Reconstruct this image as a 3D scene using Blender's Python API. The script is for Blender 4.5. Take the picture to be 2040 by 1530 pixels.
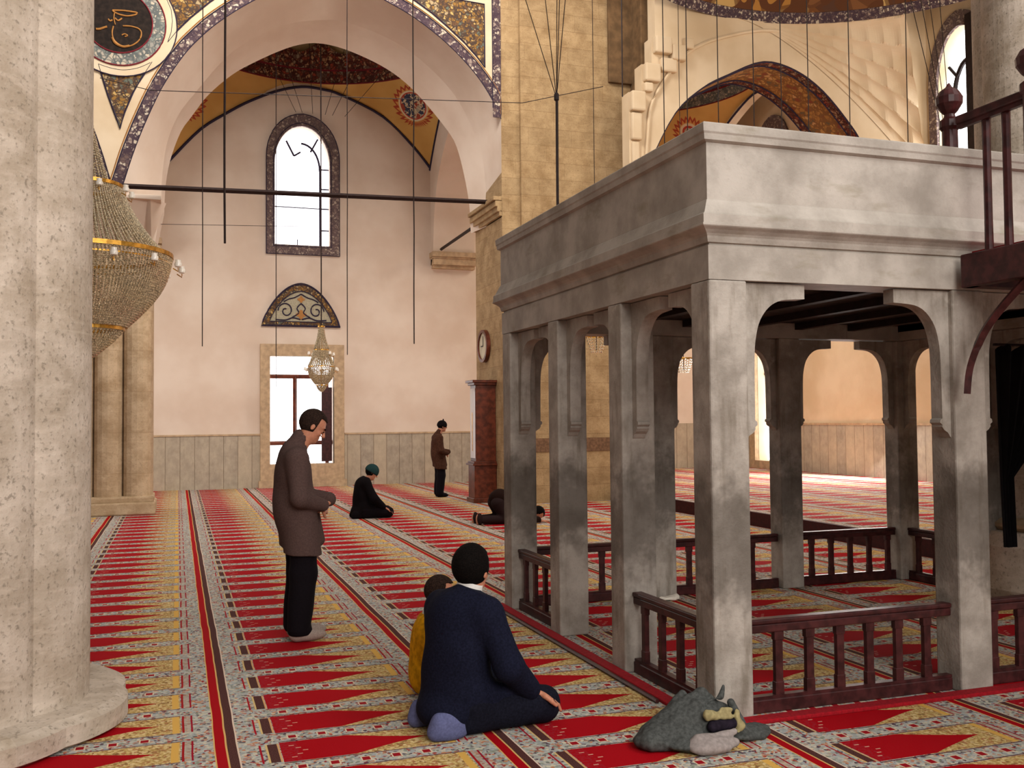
import bpy, bmesh, math, random
import numpy as np
from mathutils import Vector, Matrix
from mathutils.geometry import tessellate_polygon
random.seed(7)
for o in list(bpy.data.objects): bpy.data.objects.remove(o)
sc = bpy.context.scene
COL = sc.collection

# ------------------------------------------------------------------ camera
YAW, PITCH, ROLL, FPX = 0.331529566, 0.0357761618, -0.00907022166, 1936.8
cam_d = bpy.data.cameras.new('camera'); cam = bpy.data.objects.new('camera', cam_d); COL.objects.link(cam)
cam_d.sensor_width = 36.0; cam_d.lens = 36.0*FPX/2040.0; cam_d.clip_end = 200; cam_d.clip_start = .05
_F = Vector((math.sin(YAW)*math.cos(PITCH), math.cos(YAW)*math.cos(PITCH), math.sin(PITCH)))
_R0 = Vector((math.cos(YAW), -math.sin(YAW), 0)); _U0 = _R0.cross(_F)
_R = _R0*math.cos(ROLL) + _U0*math.sin(ROLL); _U = -_R0*math.sin(ROLL) + _U0*math.cos(ROLL)
cam.matrix_world = Matrix(((_R.x,_U.x,-_F.x,0),(_R.y,_U.y,-_F.y,0),(_R.z,_U.z,-_F.z,1.62),(0,0,0,1)))
sc.camera = cam

# ------------------------------------------------------------------ world and light
w = bpy.data.worlds.new('world'); sc.world = w; w.use_nodes = True
bg = w.node_tree.nodes['Background']
_nt = w.node_tree; _tc = _nt.nodes.new('ShaderNodeTexCoord'); _dp = _nt.nodes.new('ShaderNodeVectorMath'); _dp.operation = 'DOT_PRODUCT'
_dp.inputs[1].default_value = (.66, -.70, .26); _nt.links.new(_tc.outputs['Generated'], _dp.inputs[0])   # the hall behind and to the right is brighter than the aisle on the left
_mr = _nt.nodes.new('ShaderNodeMapRange'); _mr.inputs[1].default_value = -.8; _mr.inputs[2].default_value = .9; _mr.inputs[3].default_value = .02; _mr.inputs[4].default_value = .50
_nt.links.new(_dp.outputs['Value'], _mr.inputs[0]); _nt.links.new(_mr.outputs[0], bg.inputs[1])
bg.inputs[0].default_value = (1.0, .93, .87, 1)
sc.view_settings.view_transform = 'Standard'; sc.view_settings.look = 'None'
sc.view_settings.exposure = 0.20; sc.view_settings.gamma = 1.0; sc.view_settings.use_curve_mapping = False

def area(name, loc, target, sx, sy, power, col):
    d = bpy.data.lights.new(name, 'AREA'); d.shape = 'RECTANGLE'; d.size = sx; d.size_y = sy; d.energy = power; d.color = col
    o = bpy.data.objects.new(name, d); COL.objects.link(o); o.location = loc
    o.rotation_euler = (Vector(target)-Vector(loc)).to_track_quat('-Z', 'Y').to_euler()
    return o
area('window_light_behind', (2.0, -6, 6.0), (1.0, 9, 2), 6, 4, 800, (1, .95, .90))
area('window_light_hall_right', (6.2, .5, 7.5), (-1.2, 6.5, 2.0), 3, 3, 240, (1, .95, .90))
area('fill_light_high', (2.4, 12.4, 12.2), (2.8, 24.0, 4.6), 4, 3, 760, (1, .94, .88))  # unseen fill lamp added high in the hall to brighten the back wall
area('window_light_left_bay', (-6.5, 21.2, 4.2), (4, 22.0, 3.5), 2.5, 3.5, 230, (1, .93, .87))
area('fill_light_far_hall', (11.5, 8.0, 7.2), (11.5, 19, 5), 4, 3, 280, (1, .86, .70))  # added warm fill lamp for the right-hand arch wall; no window there
area('fill_light_right_bay', (11.5, 20.8, 8.3), (12, 21.2, 0), 3, 3, 230, (1, .85, .68))  # added warm fill lamp hung inside the right bay, below its dome
area('fill_light_right_wall', (14.6, 19.0, 1.5), (11.6, 18.2, .2), 3.4, 1.4, 300, (1, .95, .92))  # low lamp added to brighten the raised carpet, apart from any window

# ------------------------------------------------------------------ material helpers
def C(r, g, b):
    f = lambda c: (c/255/12.92 if c/255 <= .04045 else ((c/255+.055)/1.055)**2.4)
    return (f(r), f(g), f(b), 1.0)
class V:
    """a socket or a number inside a node tree, with arithmetic"""
    T = None
    def __init__(s, v): s.v = v
    def __add__(a, b): return m_('ADD', a, b)
    def __radd__(a, b): return m_('ADD', b, a)
    def __sub__(a, b): return m_('SUBTRACT', a, b)
    def __rsub__(a, b): return m_('SUBTRACT', b, a)
    def __mul__(a, b): return m_('MULTIPLY', a, b)
    def __rmul__(a, b): return m_('MULTIPLY', b, a)
    def __truediv__(a, b): return m_('DIVIDE', a, b)
def _put(sock, v):
    if isinstance(v, V): v = v.v
    if isinstance(v, bpy.types.NodeSocket): V.T.links.new(v, sock)
    elif isinstance(v, (tuple, list)): sock.default_value = v
    else: sock.default_value = float(v)
def m_(op, a, b=None, c=None):
    n = V.T.nodes.new('ShaderNodeMath'); n.operation = op
    _put(n.inputs[0], a)
    if b is not None: _put(n.inputs[1], b)
    if c is not None: _put(n.inputs[2], c)
    return V(n.outputs[0])
floor_ = lambda a: m_('FLOOR', a)
frac = lambda a: m_('FRACT', a)
ab = lambda a: m_('ABSOLUTE', a)
lt = lambda a, b: m_('LESS_THAN', a, b)
gt = lambda a, b: m_('GREATER_THAN', a, b)
mn = lambda a, b: m_('MINIMUM', a, b)
mx = lambda a, b: m_('MAXIMUM', a, b)
sin_ = lambda a: m_('SINE', a)
sqrt_ = lambda a: m_('SQRT', a)
pow_ = lambda a, b: m_('POWER', a, b)
near = lambda a, c, t: lt(ab(a-c), t)
def inr(a, lo, hi): return gt(a, lo)*lt(a, hi)
def sstep(a, lo, hi):
    n = V.T.nodes.new('ShaderNodeMapRange'); n.interpolation_type = 'SMOOTHSTEP'
    _put(n.inputs[0], a); n.inputs[1].default_value = lo; n.inputs[2].default_value = hi
    return V(n.outputs[0])
def mix(f, a, b, mode='MIX'):
    n = V.T.nodes.new('ShaderNodeMix'); n.data_type = 'RGBA'; n.blend_type = mode
    _put(n.inputs[0], f); _put(n.inputs[6], a); _put(n.inputs[7], b)
    return V(n.outputs[2])
def coords(kind='Object'):
    n = V.T.nodes.new('ShaderNodeTexCoord'); s = V.T.nodes.new('ShaderNodeSeparateXYZ')
    V.T.links.new(n.outputs[kind], s.inputs[0])
    return V(n.outputs[kind]), V(s.outputs[0]), V(s.outputs[1]), V(s.outputs[2])
def vec(x, y, z):
    n = V.T.nodes.new('ShaderNodeCombineXYZ'); _put(n.inputs[0], x); _put(n.inputs[1], y); _put(n.inputs[2], z); return V(n.outputs[0])
def noise(p, scale, detail=3, rough=.55, out=0):
    n = V.T.nodes.new('ShaderNodeTexNoise'); _put(n.inputs['Vector'], p); n.inputs['Scale'].default_value = scale
    n.inputs['Detail'].default_value = detail; n.inputs['Roughness'].default_value = rough
    return V(n.outputs[out])
def voro(p, scale, feature='F1', out='Distance', rnd=1.0):
    n = V.T.nodes.new('ShaderNodeTexVoronoi'); n.feature = feature; _put(n.inputs['Vector'], p); n.inputs['Scale'].default_value = scale
    n.inputs['Randomness'].default_value = rnd
    return V(n.outputs[out])
def ramp(f, stops, interp='LINEAR'):
    n = V.T.nodes.new('ShaderNodeValToRGB'); _put(n.inputs[0], f); r = n.color_ramp; r.interpolation = interp
    while len(r.elements) < len(stops): r.elements.new(.5)
    for e, (p, c) in zip(r.elements, stops): e.position = p; e.color = c
    return V(n.outputs[0])
def material(name, build, rough=.85, metal=0, spec=.3, **kw):
    m = bpy.data.materials.new(name); m.use_nodes = True; V.T = m.node_tree
    b = m.node_tree.nodes['Principled BSDF']; b.inputs['Roughness'].default_value = rough; b.inputs['Metallic'].default_value = metal
    b.inputs['Specular IOR Level'].default_value = spec
    for k, v in kw.items(): b.inputs[k.replace('_', ' ')].default_value = v
    r = build()
    col, bump = r if isinstance(r, tuple) and len(r) == 2 and isinstance(r[1], tuple) else (r, None)
    _put(b.inputs['Base Color'], col)
    if bump:
        h, st, dist = bump
        n = V.T.nodes.new('ShaderNodeBump'); _put(n.inputs['Height'], h); n.inputs['Strength'].default_value = st; n.inputs['Distance'].default_value = dist
        V.T.links.new(n.outputs[0], b.inputs['Normal'])
    return m
def plain(name, c, var=.12, scale=12, rough=.8, bump=.15, bd=.004, **kw):
    def f():
        p, x, y, z = coords()
        n = noise(p, scale, 4)
        d = (c[0]*(1-var*1.6), c[1]*(1-var*1.6), c[2]*(1-var*1.6), 1); l = (min(1, c[0]*(1+var)), min(1, c[1]*(1+var)), min(1, c[2]*(1+var)), 1)
        return mix(sstep(n, .3, .7), d, l), (n, bump, bd)
    return material(name, f, rough, **kw)

M = {}
# ---- the prayer carpet: one niche per row, pointing to +X
P_, Q_, X0_ = 1.315, .4545, .185
def carpet():
    p, x, y, z = coords()
    wob = (noise(vec(x*1.0, y*.7, 0), 2.2, 2)-.5)*.018
    u0 = x - X0_ + wob
    c = floor_(u0/P_); u = u0 - c*P_
    ph = frac(ab(c+3)*.377)*Q_
    def fix(k, target):
        cur = ((abs(k+3)*.377) % 1.0)*Q_
        return near(c, k, .3)*(target-cur)
    ph = ph + fix(-1, .110) + fix(0, .380) + fix(2, .3185)
    wv = (noise(vec(x*.8, y*2, 3), 2.0, 2)-.5)*.02
    v = (frac((y - ph + wv)/Q_ + .5) - .5)*Q_
    a = ab(v)
    fine = noise(p, 230, 2); mid = noise(p, 60, 3)
    # ground of flowers
    vc = voro(p, 62, out='Color')
    sep = V.T.nodes.new('ShaderNodeSeparateColor'); _put(sep.inputs[0], vc); r1 = V(sep.outputs[0])
    flo = ramp(r1, [(0, C(160,164,164)), (.26, C(182,182,172)), (.48, C(204,194,170)), (.60, C(190,128,92)), (.68, C(150,50,50)), (.75, C(84,64,76)), (.83, C(132,140,124)), (.91, C(184,180,172))], 'CONSTANT')
    big = voro(p, 13, out='Distance')
    flo = mix(lt(big, .20)*.55, flo, C(176,84,56))
    grd = mix(lt(noise(p, 26, 2), .47)*.45, flo, C(150,150,140))
    col = grd
    # yellow niche corners
    yel = mix(sstep(mid, .42, .62), C(170,138,80), C(212,186,126))
    yel = mix(lt(r1, .11)*.7, yel, C(116,70,44))
    yel = mix(gt(r1, .88)*.6, yel, C(160,84,60)); yel = mix(inr(r1, .45, .62)*.55, yel, C(226,204,156))
    yel = mix(near(u, 1.125, .018), yel, C(214,168,84))
    inrow = lt(a, .150)
    col = mix(inr(u, .60, 1.150)*inrow, col, yel)
    # red field, tapering to a point
    t = mx(mn((u-.64)/.40, 1), 0)
    hw = .147*pow_(m_('SUBTRACT', 1, t), 1.25)
    red = mix(fine, C(144,0,14), C(178,4,20))
    field = inr(u, .300, 1.04)*lt(a, hw)
    inner = mix(inr(u, .300, .385)*gt(mid, .5)*.5, red, C(150,40,52))
    col = mix(field, col, inner)
    for (du, dv) in ((.355,.085),(.385,.045),(.415,.0),(.385,-.045),(.355,-.085)):
        col = mix(near(u, du, .013)*near(v, dv, .0045), col, C(214,160,140))
    # edge lines of the row panels
    col = mix(near(u, 1.163, .006)*inrow, col, C(156,26,30))
    col = mix(near(u, 1.185, .015)*inrow*.55, col, C(176,150,130))
    col = mix(near(u, 1.207, .005)*inrow, col, C(150,20,40))
    rb = lt(a, .135)
    brown = mix(sstep(fine, .4, .6), C(58,30,32), C(98,62,56))
    col = mix(near(u, .264, .024)*rb, col, brown)
    col = mix(near(u, .236, .005)*rb, col, C(210,180,120))
    col = mix(near(u, .292, .005)*rb, col, C(206,160,110))
    col = mix(near(u, .205, .005)*rb, col, C(160,20,36))
    # squares between the rows
    wb = ab(a - Q_/2)
    s = ab(frac(u/.150)-.5)*.150
    sq = inr(u, .33, 1.10)
    col = mix(sq*lt(s, .026)*lt(wb, .030), col, C(216,196,168))
    col = mix(sq*lt(s, .019)*lt(wb, .022), col, C(150,20,32))
    col = mix(near(ab(a-.158), .0, .0045)*inr(u, .30, 1.15), col, C(84,44,52))
    # dividing stripes along the columns
    col = mix(lt(u, .050), col, red)
    col = mix(near(u, .053, .005), col, C(214,172,104))
    col = mix(gt(u, P_-.007), col, C(214,172,104))
    col = mix(inr(u, .057, .101), col, brown)
    col = mix(near(u, .104, .004), col, C(220,196,176))
    return col, (fine, .35, .004)
M['carpet'] = material('carpet', carpet, .95, spec=.1)

def blocks(base, dark, course, blen, stain=.5, joint=(120,96,66), horiz='x'):
    """stone laid in courses: joints, per-block tone, pitting"""
    def f():
        p, x, y, z = coords()
        h = x + y*.73 if horiz == 'x' else y
        row = floor_(z/course); off = frac(row*.4137)*blen
        bx = (h+off)/blen
        fz = ab(frac(z/course)-.5); fx = ab(frac(bx)-.5)
        j = mx(gt(fz, .5-.006/course), gt(fx, .5-.005/blen)*.8)
        tone = frac(sin_(row*12.9+floor_(bx)*78.2)*437.5)
        n = noise(p, 3.2, 5, .65); n2 = noise(p, 40, 3, .6); n3 = noise(vec(x*3, y*3, z*14), 1.6, 3)
        col = mix(sstep(n, .30, .72), C(*dark), C(*base))
        col = mix((tone-.5)*.35+.12, col, C(*[int(c*.78) for c in base]))
        col = mix(sstep(n2, .54, .70)*stain, col, C(*[int(c*.66) for c in dark]))
        col = mix(sstep(n3, .5, .75)*.25, col, C(*[min(255, int(c*1.1)) for c in base]))
        col = mix(j*.45, col, C(*joint))
        return col, (n2*.7+n*.6-j*.8, .5, .012)
    return f
M['limestone'] = material('limestone', blocks((210,196,180), (166,150,130), 1.05, 3.0, .6, (190,176,158)), .9)
M['limestone_far'] = material('limestone_far', blocks((206,182,150), (168,142,108), .72, 3.3, .35, (156,130,98)), .9)
M['pier_stone'] = material('pier_stone', blocks((184,156,116), (146,118,82), .33, .9, .5, (124,96,64)), .9)

def marble_grime():
    p, x, y, z = coords('Generated'); pw, xw, yw, zw = coords()
    n = noise(pw, 4, 5, .62); n2 = noise(pw, 55, 3, .6); st = noise(vec(xw*5, yw*5, zw*.9), 1.8, 4, .6)
    col = mix(sstep(n, .3, .7), C(140,132,122), C(180,172,162))
    col = mix(sstep(st, .5, .72)*.55, col, C(96,84,66))
    col = mix(sstep(n2, .55, .8)*.3, col, C(100,92,82))
    # grime rubbed into the shafts at shoulder height, blotchy and uneven
    g = (1-m_('ABSOLUTE', (zw-.95)/.75))*1.0
    gg = sstep(mx(g, 0)*1.15 + (noise(pw, 3.1, 4, .7)-.5)*1.7, .42, .95)
    col = mix(gg*.62, col, C(62,54,46))
    col = mix(sstep(noise(pw, 7, 3, .6), .60, .78)*.5*sstep(zw, 1.2, 2.4), col, C(214,206,196))
    return col, (n2+n*.6, .35, .008)
M['marble_post'] = material('marble_post', marble_grime, .7)
def marble_panel():
    pw, xw, yw, zw = coords()
    n = noise(pw, 3, 5, .6); n2 = noise(pw, 60, 3, .6); bl = noise(vec(xw*1.5, yw*1.5, zw*4), 1.6, 4, .6)
    col = mix(sstep(n, .3, .7), C(146,138,128), C(182,174,164))
    col = mix(sstep(bl, .55, .72)*.4, col, C(116,106,76))
    col = mix(sstep(n2, .6, .8)*.25, col, C(104,96,86))
    jx = mx(near(xw, 3.44, .003), near(yw, 6.1, .003)*lt(xw, 2.76))
    col = mix(jx*.5, col, C(90,78,62))
    return col, (n2+n*.6, .3, .006)
M['marble_panel'] = material('marble_panel', marble_panel, .6)

def plaster(c1, c2):
    def f():
        p, x, y, z = coords(); n = noise(p, .9, 4, .55); n2 = noise(p, 30, 3)
        return mix(sstep(n, .3, .7), C(*c2), C(*c1)), (n2, .12, .006)
    return f
M['plaster'] = material('plaster', plaster((222,206,190), (210,190,172)), .9)
M['plaster_warm'] = material('plaster_warm', plaster((224,204,174), (206,182,148)), .9)
M['plaster_orange'] = material('plaster_orange', plaster((206,156,78), (190,138,62)), .9)

def dado():
    p, x, y, z = coords()
    h = x + y
    k = floor_(h/.33); fr = ab(frac(h/.33)-.5)
    t = frac(sin_(k*37.1)*91.7)
    n = noise(vec(x*1.6+y*1.6+k*2.3, 0, z*1.2), 2.6, 6, .7)
    col = mix(sstep(n, .2, .8), C(140,130,116), C(182,170,150))
    col = mix(sstep(noise(vec(x*5+y*5, 0, z*2), 3, 4), .5, .7)*.3, col, C(120,108,90))
    col = mix(t*.35, col, C(206,188,158))
    col = mix(gt(fr, .486), col, C(96,80,60))
    return col
M['dado'] = material('dado_marble', dado, .45)
M['frame_stone'] = plain('frame_stone', C(186,160,128), .12, 8)
M['wood_dark'] = plain('wood_dark', C(66,30,30), .3, 16, .4, .1)
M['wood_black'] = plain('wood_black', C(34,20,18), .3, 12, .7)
M['wood_brown'] = plain('wood_brown', C(96,44,26), .3, 10, .35)
M['iron'] = plain('iron', C(40,26,24), .2, 20, .6)
M['red_cloth'] = plain('red_cloth', C(150,8,24), .15, 60, .95)
M['dark_riser'] = plain('dark_riser', C(60,14,14), .2, 20, .8)
def emis(name, c, s):
    m = bpy.data.materials.new(name); m.use_nodes = True; nt = m.node_tree; nt.nodes.clear()
    e = nt.nodes.new('ShaderNodeEmission'); o = nt.nodes.new('ShaderNodeOutputMaterial'); e.inputs[0].default_value = c; e.inputs[1].default_value = s
    nt.links.new(e.outputs[0], o.inputs[0]); return m
M['daylight'] = emis('daylight_glass', (1, .97, 1, 1), 3.2)
M['daylight_hot'] = emis('daylight_glass_hot', (1, .98, .98, 1), 5.0)

def ornament(ground, cols, scale, dots=None):
    def f():
        p, x, y, z = coords()
        vc = voro(p, scale, out='Color'); sp = V.T.nodes.new('ShaderNodeSeparateColor'); _put(sp.inputs[0], vc); r = V(sp.outputs[0])
        e = voro(p, scale, 'DISTANCE_TO_EDGE')
        n = noise(p, scale*.55, 2)
        col = ramp(r, [(i/len(cols), C(*c)) for i, c in enumerate(cols)], 'CONSTANT')
        col = mix(near(n, .5, .045), col, C(*ground))
        col = mix(lt(e, .10)*.7, col, C(*ground))
        return col
    return f
M['orn_band'] = material('orn_band', ornament((70,54,62), [(96,78,78), (192,178,158), (82,66,72), (154,136,124), (108,88,82)], 17), .9)
M['orn_frame'] = material('orn_frame', ornament((96,80,80), [(128,108,104), (112,94,92), (168,152,138), (140,122,112), (118,100,92)], 17), .9)
M['orn_gold'] = material('orn_gold', ornament((74,58,48), [(150,112,54), (128,92,46), (98,104,92), (144,106,52), (192,158,96), (104,74,50), (168,146,110)], 15), .9)
M['orn_red'] = material('orn_red', ornament((70,34,28), [(124,62,44), (160,124,94), (104,52,40), (138,126,104), (146,66,48), (98,76,64), (172,140,104)], 12), .9)
M['orn_brown'] = material('orn_brown', ornament((126,88,48), [(168,122,64), (180,138,76), (130,70,46), (160,114,58), (98,88,66), (190,150,98), (166,122,64)], 9), .9)
M['orn_blue'] = material('orn_blue', ornament((46,50,66), [(150,148,132), (60,62,80), (138,70,50), (170,160,134), (52,60,76)], 9), .9)
M['orn_grey'] = material('orn_grey', ornament((96,100,98), [(176,166,150), (150,146,136), (128,132,124), (190,178,156)], 12), .9)
M['line_dark'] = plain('line_dark', C(48,40,60), .1, 10, .9, 0)
M['line_red'] = plain('line_red', C(120,34,44), .1, 10, .9, 0)
M['line_gold'] = plain('line_gold', C(170,116,56), .1, 20, .6, 0)
M['roundel_black'] = plain('roundel_black', C(38,28,22), .3, 14, .9, 0)
M['dome_grey'] = plain('dome_grey', C(160,146,112), .15, 4, .9)
M['gold'] = plain('gold', C(190,140,60), .2, 20, .3, 0, metal=.85)
M['crystal'] = plain('crystal', C(214,198,166), .4, 60, .10, 0, spec=1.0, metal=.4)
M['lamp_glass'] = plain('lamp_glass', C(236,228,214), .05, 30, .2, 0, spec=.8)

# ------------------------------------------------------------------ mesh helpers
def link(name, me, mat, parent=None):
    o = bpy.data.objects.new(name, me); COL.objects.link(o)
    if mat is not None:
        for k in (mat if isinstance(mat, (list, tuple)) else [mat]): me.materials.append(M[k] if isinstance(k, str) else k)
    if parent: o.parent = parent
    return o
def tag(o, label=None, cat=None, group=None, kind=None):
    if label: o['label'] = label
    if cat: o['category'] = cat
    if group: o['group'] = group
    if kind: o['kind'] = kind
    return o
def empty(name, loc=(0,0,0), rz=0, label=None, cat=None, group=None):
    o = bpy.data.objects.new(name, None); COL.objects.link(o); o.location = loc; o.rotation_euler = (0,0,rz); o.empty_display_size = .1
    return tag(o, label, cat, group)
class MB:
    def __init__(s): s.v = []; s.f = []; s.m = []
    def add(s, vs, fs, mi=0):
        n = len(s.v); s.v += [tuple(v) for v in vs]; s.f += [tuple(i+n for i in f) for f in fs]; s.m += [mi]*len(fs); return s
    def box(s, x0, x1, y0, y1, z0, z1, mi=0, bev=0, taper=0):
        if bev:
            b = bev
            bm = bmesh.new(); bmesh.ops.create_cube(bm, size=1)
            for v in bm.verts: v.co = Vector((x0+(v.co.x+.5)*(x1-x0), y0+(v.co.y+.5)*(y1-y0), z0+(v.co.z+.5)*(z1-z0)))
            bmesh.ops.bevel(bm, geom=bm.edges[:], offset=b, segments=2, profile=.5, affect='EDGES')
            bm.verts.index_update()
            s.add([v.co for v in bm.verts], [[v.index for v in f.verts] for f in bm.faces], mi); bm.free(); return s
        vs = [(x, y, z) for z in (z0, z1) for y in (y0, y1) for x in (x0, x1)]
        return s.add(vs, [(0,2,3,1), (4,5,7,6), (0,1,5,4), (2,6,7,3), (0,4,6,2), (1,3,7,5)], mi)
    def tube(s, pts, r, n=8, mi=0, cap=True):
        pts = [Vector(p) for p in pts]; R = r if isinstance(r, (list, tuple)) else [r]*len(pts)
        rings = []
        for i, p in enumerate(pts):
            t = (pts[min(i+1, len(pts)-1)] - pts[max(i-1, 0)]).normalized()
            a = Vector((0,0,1)) if abs(t.z) < .9 else Vector((1,0,0))
            u = t.cross(a).normalized(); v = t.cross(u)
            rings.append([p + (u*math.cos(k*2*math.pi/n) + v*math.sin(k*2*math.pi/n))*R[i] for k in range(n)])
        vs = [q for g in rings for q in g]; fs = []
        for i in range(len(pts)-1):
            for k in range(n): fs.append((i*n+k, i*n+(k+1) % n, (i+1)*n+(k+1) % n, (i+1)*n+k))
        if cap: fs += [tuple(range(n-1, -1, -1)), tuple(range((len(pts)-1)*n, len(pts)*n))]
        return s.add(vs, fs, mi)
    def lathe(s, prof, c=(0,0,0), n=24, mi=0, ang=(0, 2*math.pi), fn=None):
        full = abs(ang[1]-ang[0]-2*math.pi) < 1e-6; N = n if full else n+1
        vs = []
        for r, z in prof:
            for k in range(N):
                a = ang[0] + (ang[1]-ang[0])*k/n; rr = fn(r, a, z) if fn else r
                vs.append((c[0]+rr*math.cos(a), c[1]+rr*math.sin(a), c[2]+z))
        fs = []
        for i in range(len(prof)-1):
            for k in range(n):
                k2 = (k+1) % N
                fs.append((i*N+k, i*N+k2, (i+1)*N+k2, (i+1)*N+k))
        return s.add(vs, fs, mi)
    def grid(s, rows, mi=0, closed=False):
        n = len(rows[0]); vs = [p for r in rows for p in r]; fs = []
        for i in range(len(rows)-1):
            for k in range(n-1 + (1 if closed else 0)): fs.append((i*n+k, i*n+(k+1) % n, (i+1)*n+(k+1) % n, (i+1)*n+k))
        return s.add(vs, fs, mi)
    def build(s, name, mat, parent=None, smooth=False):
        me = bpy.data.meshes.new(name); me.from_pydata(s.v, [], s.f)
        for i, p in enumerate(me.polygons): p.material_index = s.m[i]; p.use_smooth = smooth
        me.update()
        bm = bmesh.new(); bm.from_mesh(me); bmesh.ops.recalc_face_normals(bm, faces=bm.faces[:]); bm.to_mesh(me); bm.free()
        if smooth:
            try: me.set_sharp_from_angle(angle=math.radians(40))
            except Exception: pass
        return link(name, me, mat, parent)
def plate(mb, loops, at, thick, axis='y', mi=0):
    """prism with holes: loops in the wall's plane, first the outline, then holes"""
    f = {'y': lambda p, d: (p[0], d, p[1]), 'x': lambda p, d: (d, p[0], p[1]), 'z': lambda p, d: (p[0], p[1], d)}[axis]
    flat = [p for l in loops for p in l]
    tri = tessellate_polygon([[Vector((p[0], p[1], 0)) for p in l] for l in loops])
    n = len(flat)
    vs = [f(p, at) for p in flat] + [f(p, at+thick) for p in flat]
    fs = [tuple(t) for t in tri] + [tuple(i+n for i in t[::-1]) for t in tri]
    k = 0
    for l in loops:
        m = len(l)
        for i in range(m): a, b = k+i, k+(i+1) % m; fs.append((a, b, b+n, a+n))
        k += m
    return mb.add(vs, fs, mi)
def smoothline(pts, n=8):
    out = []; P = [Vector(p) for p in pts]
    for i in range(len(P)-1):
        p0, p1, p2, p3 = P[max(i-1, 0)], P[i], P[i+1], P[min(i+2, len(P)-1)]
        for k in range(n):
            t = k/n
            out.append(.5*((2*p1)+(p2-p0)*t+(2*p0-5*p1+4*p2-p3)*t*t+(3*p1-p0-3*p2+p3)*t**3))
    out.append(P[-1]); return [tuple(p) for p in out]
def resample(pts, n):
    P = np.array(pts, float); d = np.r_[0, np.cumsum(np.linalg.norm(np.diff(P, axis=0), axis=1))]
    t = np.linspace(0, d[-1], n)
    return [tuple(np.interp(t, d, P[:, k]) for k in range(P.shape[1])) for t in t]
def offset2(pts, d):
    """2-D polyline moved sideways by d (to its left)"""
    out = []
    for i, p in enumerate(pts):
        a = pts[max(i-1, 0)]; b = pts[min(i+1, len(pts)-1)]
        tx, tz = b[0]-a[0], b[1]-a[1]; L = math.hypot(tx, tz) or 1
        out.append((p[0]-tz/L*d, p[1]+tx/L*d))
    return out
def pointed(x0, x1, z0, zs, za, n=10, k=.62):
    """outline of a pointed-arch opening, sides up to zs, apex za"""
    xm = (x0+x1)/2; h = (x1-x0)/2
    right = []
    for i in range(n+1):
        t = i/n; x = h*math.cos(t*math.pi/2)**.9 if t < 1 else 0
        z = zs + (za-zs)*(math.sin(t*math.pi/2)**1.05*(1-.12*t)+.12*t*t)
        right.append((x, z))
    pts = [(x0, z0), (x1, z0)] + [(xm+x, z) for x, z in right] + [(xm-x, z) for x, z in right[-2::-1]]
    return pts
def copy_tree(o, parent=None):
    c = o.copy(); COL.objects.link(c)
    if parent: c.parent = parent
    for ch in list(o.children): copy_tree(ch, c)
    return c
# ================================================================== the setting
def S(o): return tag(o, kind='structure')
S(MB().box(-9, 15.4, -6, 24.6, -.2, 0).build('floor', 'carpet'))
pf = S(MB().box(8.12, 15.4, 2.5, 24.6, .004, .2).build('floor_raised', 'carpet'))
MB().box(8.09, 8.135, 2.5, 24.6, 0, .203).build('riser_board', 'dark_riser', pf)

# back wall with the tall window and the low window
WIN = pointed(2.25, 3.60, 5.97, 8.0, 8.96)
LOW = [(2.13,.56), (3.68,.56), (3.68,3.21), (2.13,3.21)]
LOW2 = [(10.4,.75), (11.8,.75), (11.8,3.3), (10.4,3.3)]
mb = MB(); plate(mb, [[(-7,0), (15.2,0), (15.2,14), (-7,14)], WIN, LOW, LOW2], 24.4, .45)
wb_ = S(mb.build('wall_back', 'plaster'))
mb = MB(); mb.box(-7, 1.9, 24.36, 24.41, 0, 1.27).box(3.95, 8.1, 24.36, 24.41, 0, 1.27).build('marble_dado', 'dado', wb_)
MB().box(-7, 1.9, 24.34, 24.41, 1.27, 1.31).box(3.95, 8.1, 24.34, 24.41, 1.27, 1.31).build('dado_rail', 'frame_stone', wb_)
MB().box(8.1, 15.2, 24.36, 24.41, .2, 1.45).build('marble_dado', 'dado', wb_)

def glazing(name, outline, at, axis, bars, mat='daylight', frame='line_dark', th=.03, sgn=1):
    mb = MB(); plate(mb, [outline], at, .02*sgn, axis); g = S(mb.build(name, mat))
    mb = MB()
    for pts, r in bars: mb.tube([((p[0], at-.035*sgn, p[1]) if axis == 'y' else (at-.035*sgn, p[0], p[1])) for p in pts], r*1.7, 6)
    mb.build('window_bars', frame, g); return g
inner = pointed(2.45, 3.38, 5.97, 7.9, 8.58)[2:-1]
bars = [(inner[:11], .016), ([(2.55,8.62), (2.74,8.25)], .015), ([(3.33,8.72), (3.15,8.38)], .015), ([(3.38,5.97), (3.38,7.9)], .013)]
for z in (6.4, 6.95, 7.45, 7.95): bars.append(([(3.38,z), (3.6,z)], .011))
bars += [([(2.25,6.95), (3.38,6.95)], .008), ([(2.74,8.25), (2.9,8.36)], .014), ([(2.82,5.97), (2.82,6.15)], .008)]
w1 = glazing('window_1', WIN, 24.62, 'y', bars)
mb = MB(); fr = [(x+(x-2.925)*.30, z) for x, z in WIN]
fro = pointed(2.045, 3.84, 5.73, 8.15, 9.26)
plate(mb, [fro, WIN[::-1]], 24.34, .07); mb.build('window_frame', 'orn_frame', w1)
mb = MB()
for a, b in ((fro, .011), (pointed(2.215, 3.635, 5.93, 8.02, 9.03), .010)):
    q = [(x, 24.335, z) for x, z in a]; mb.tube(q+[q[0]], b, 5)
mb.build('frame_edge', 'line_dark', w1)
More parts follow.
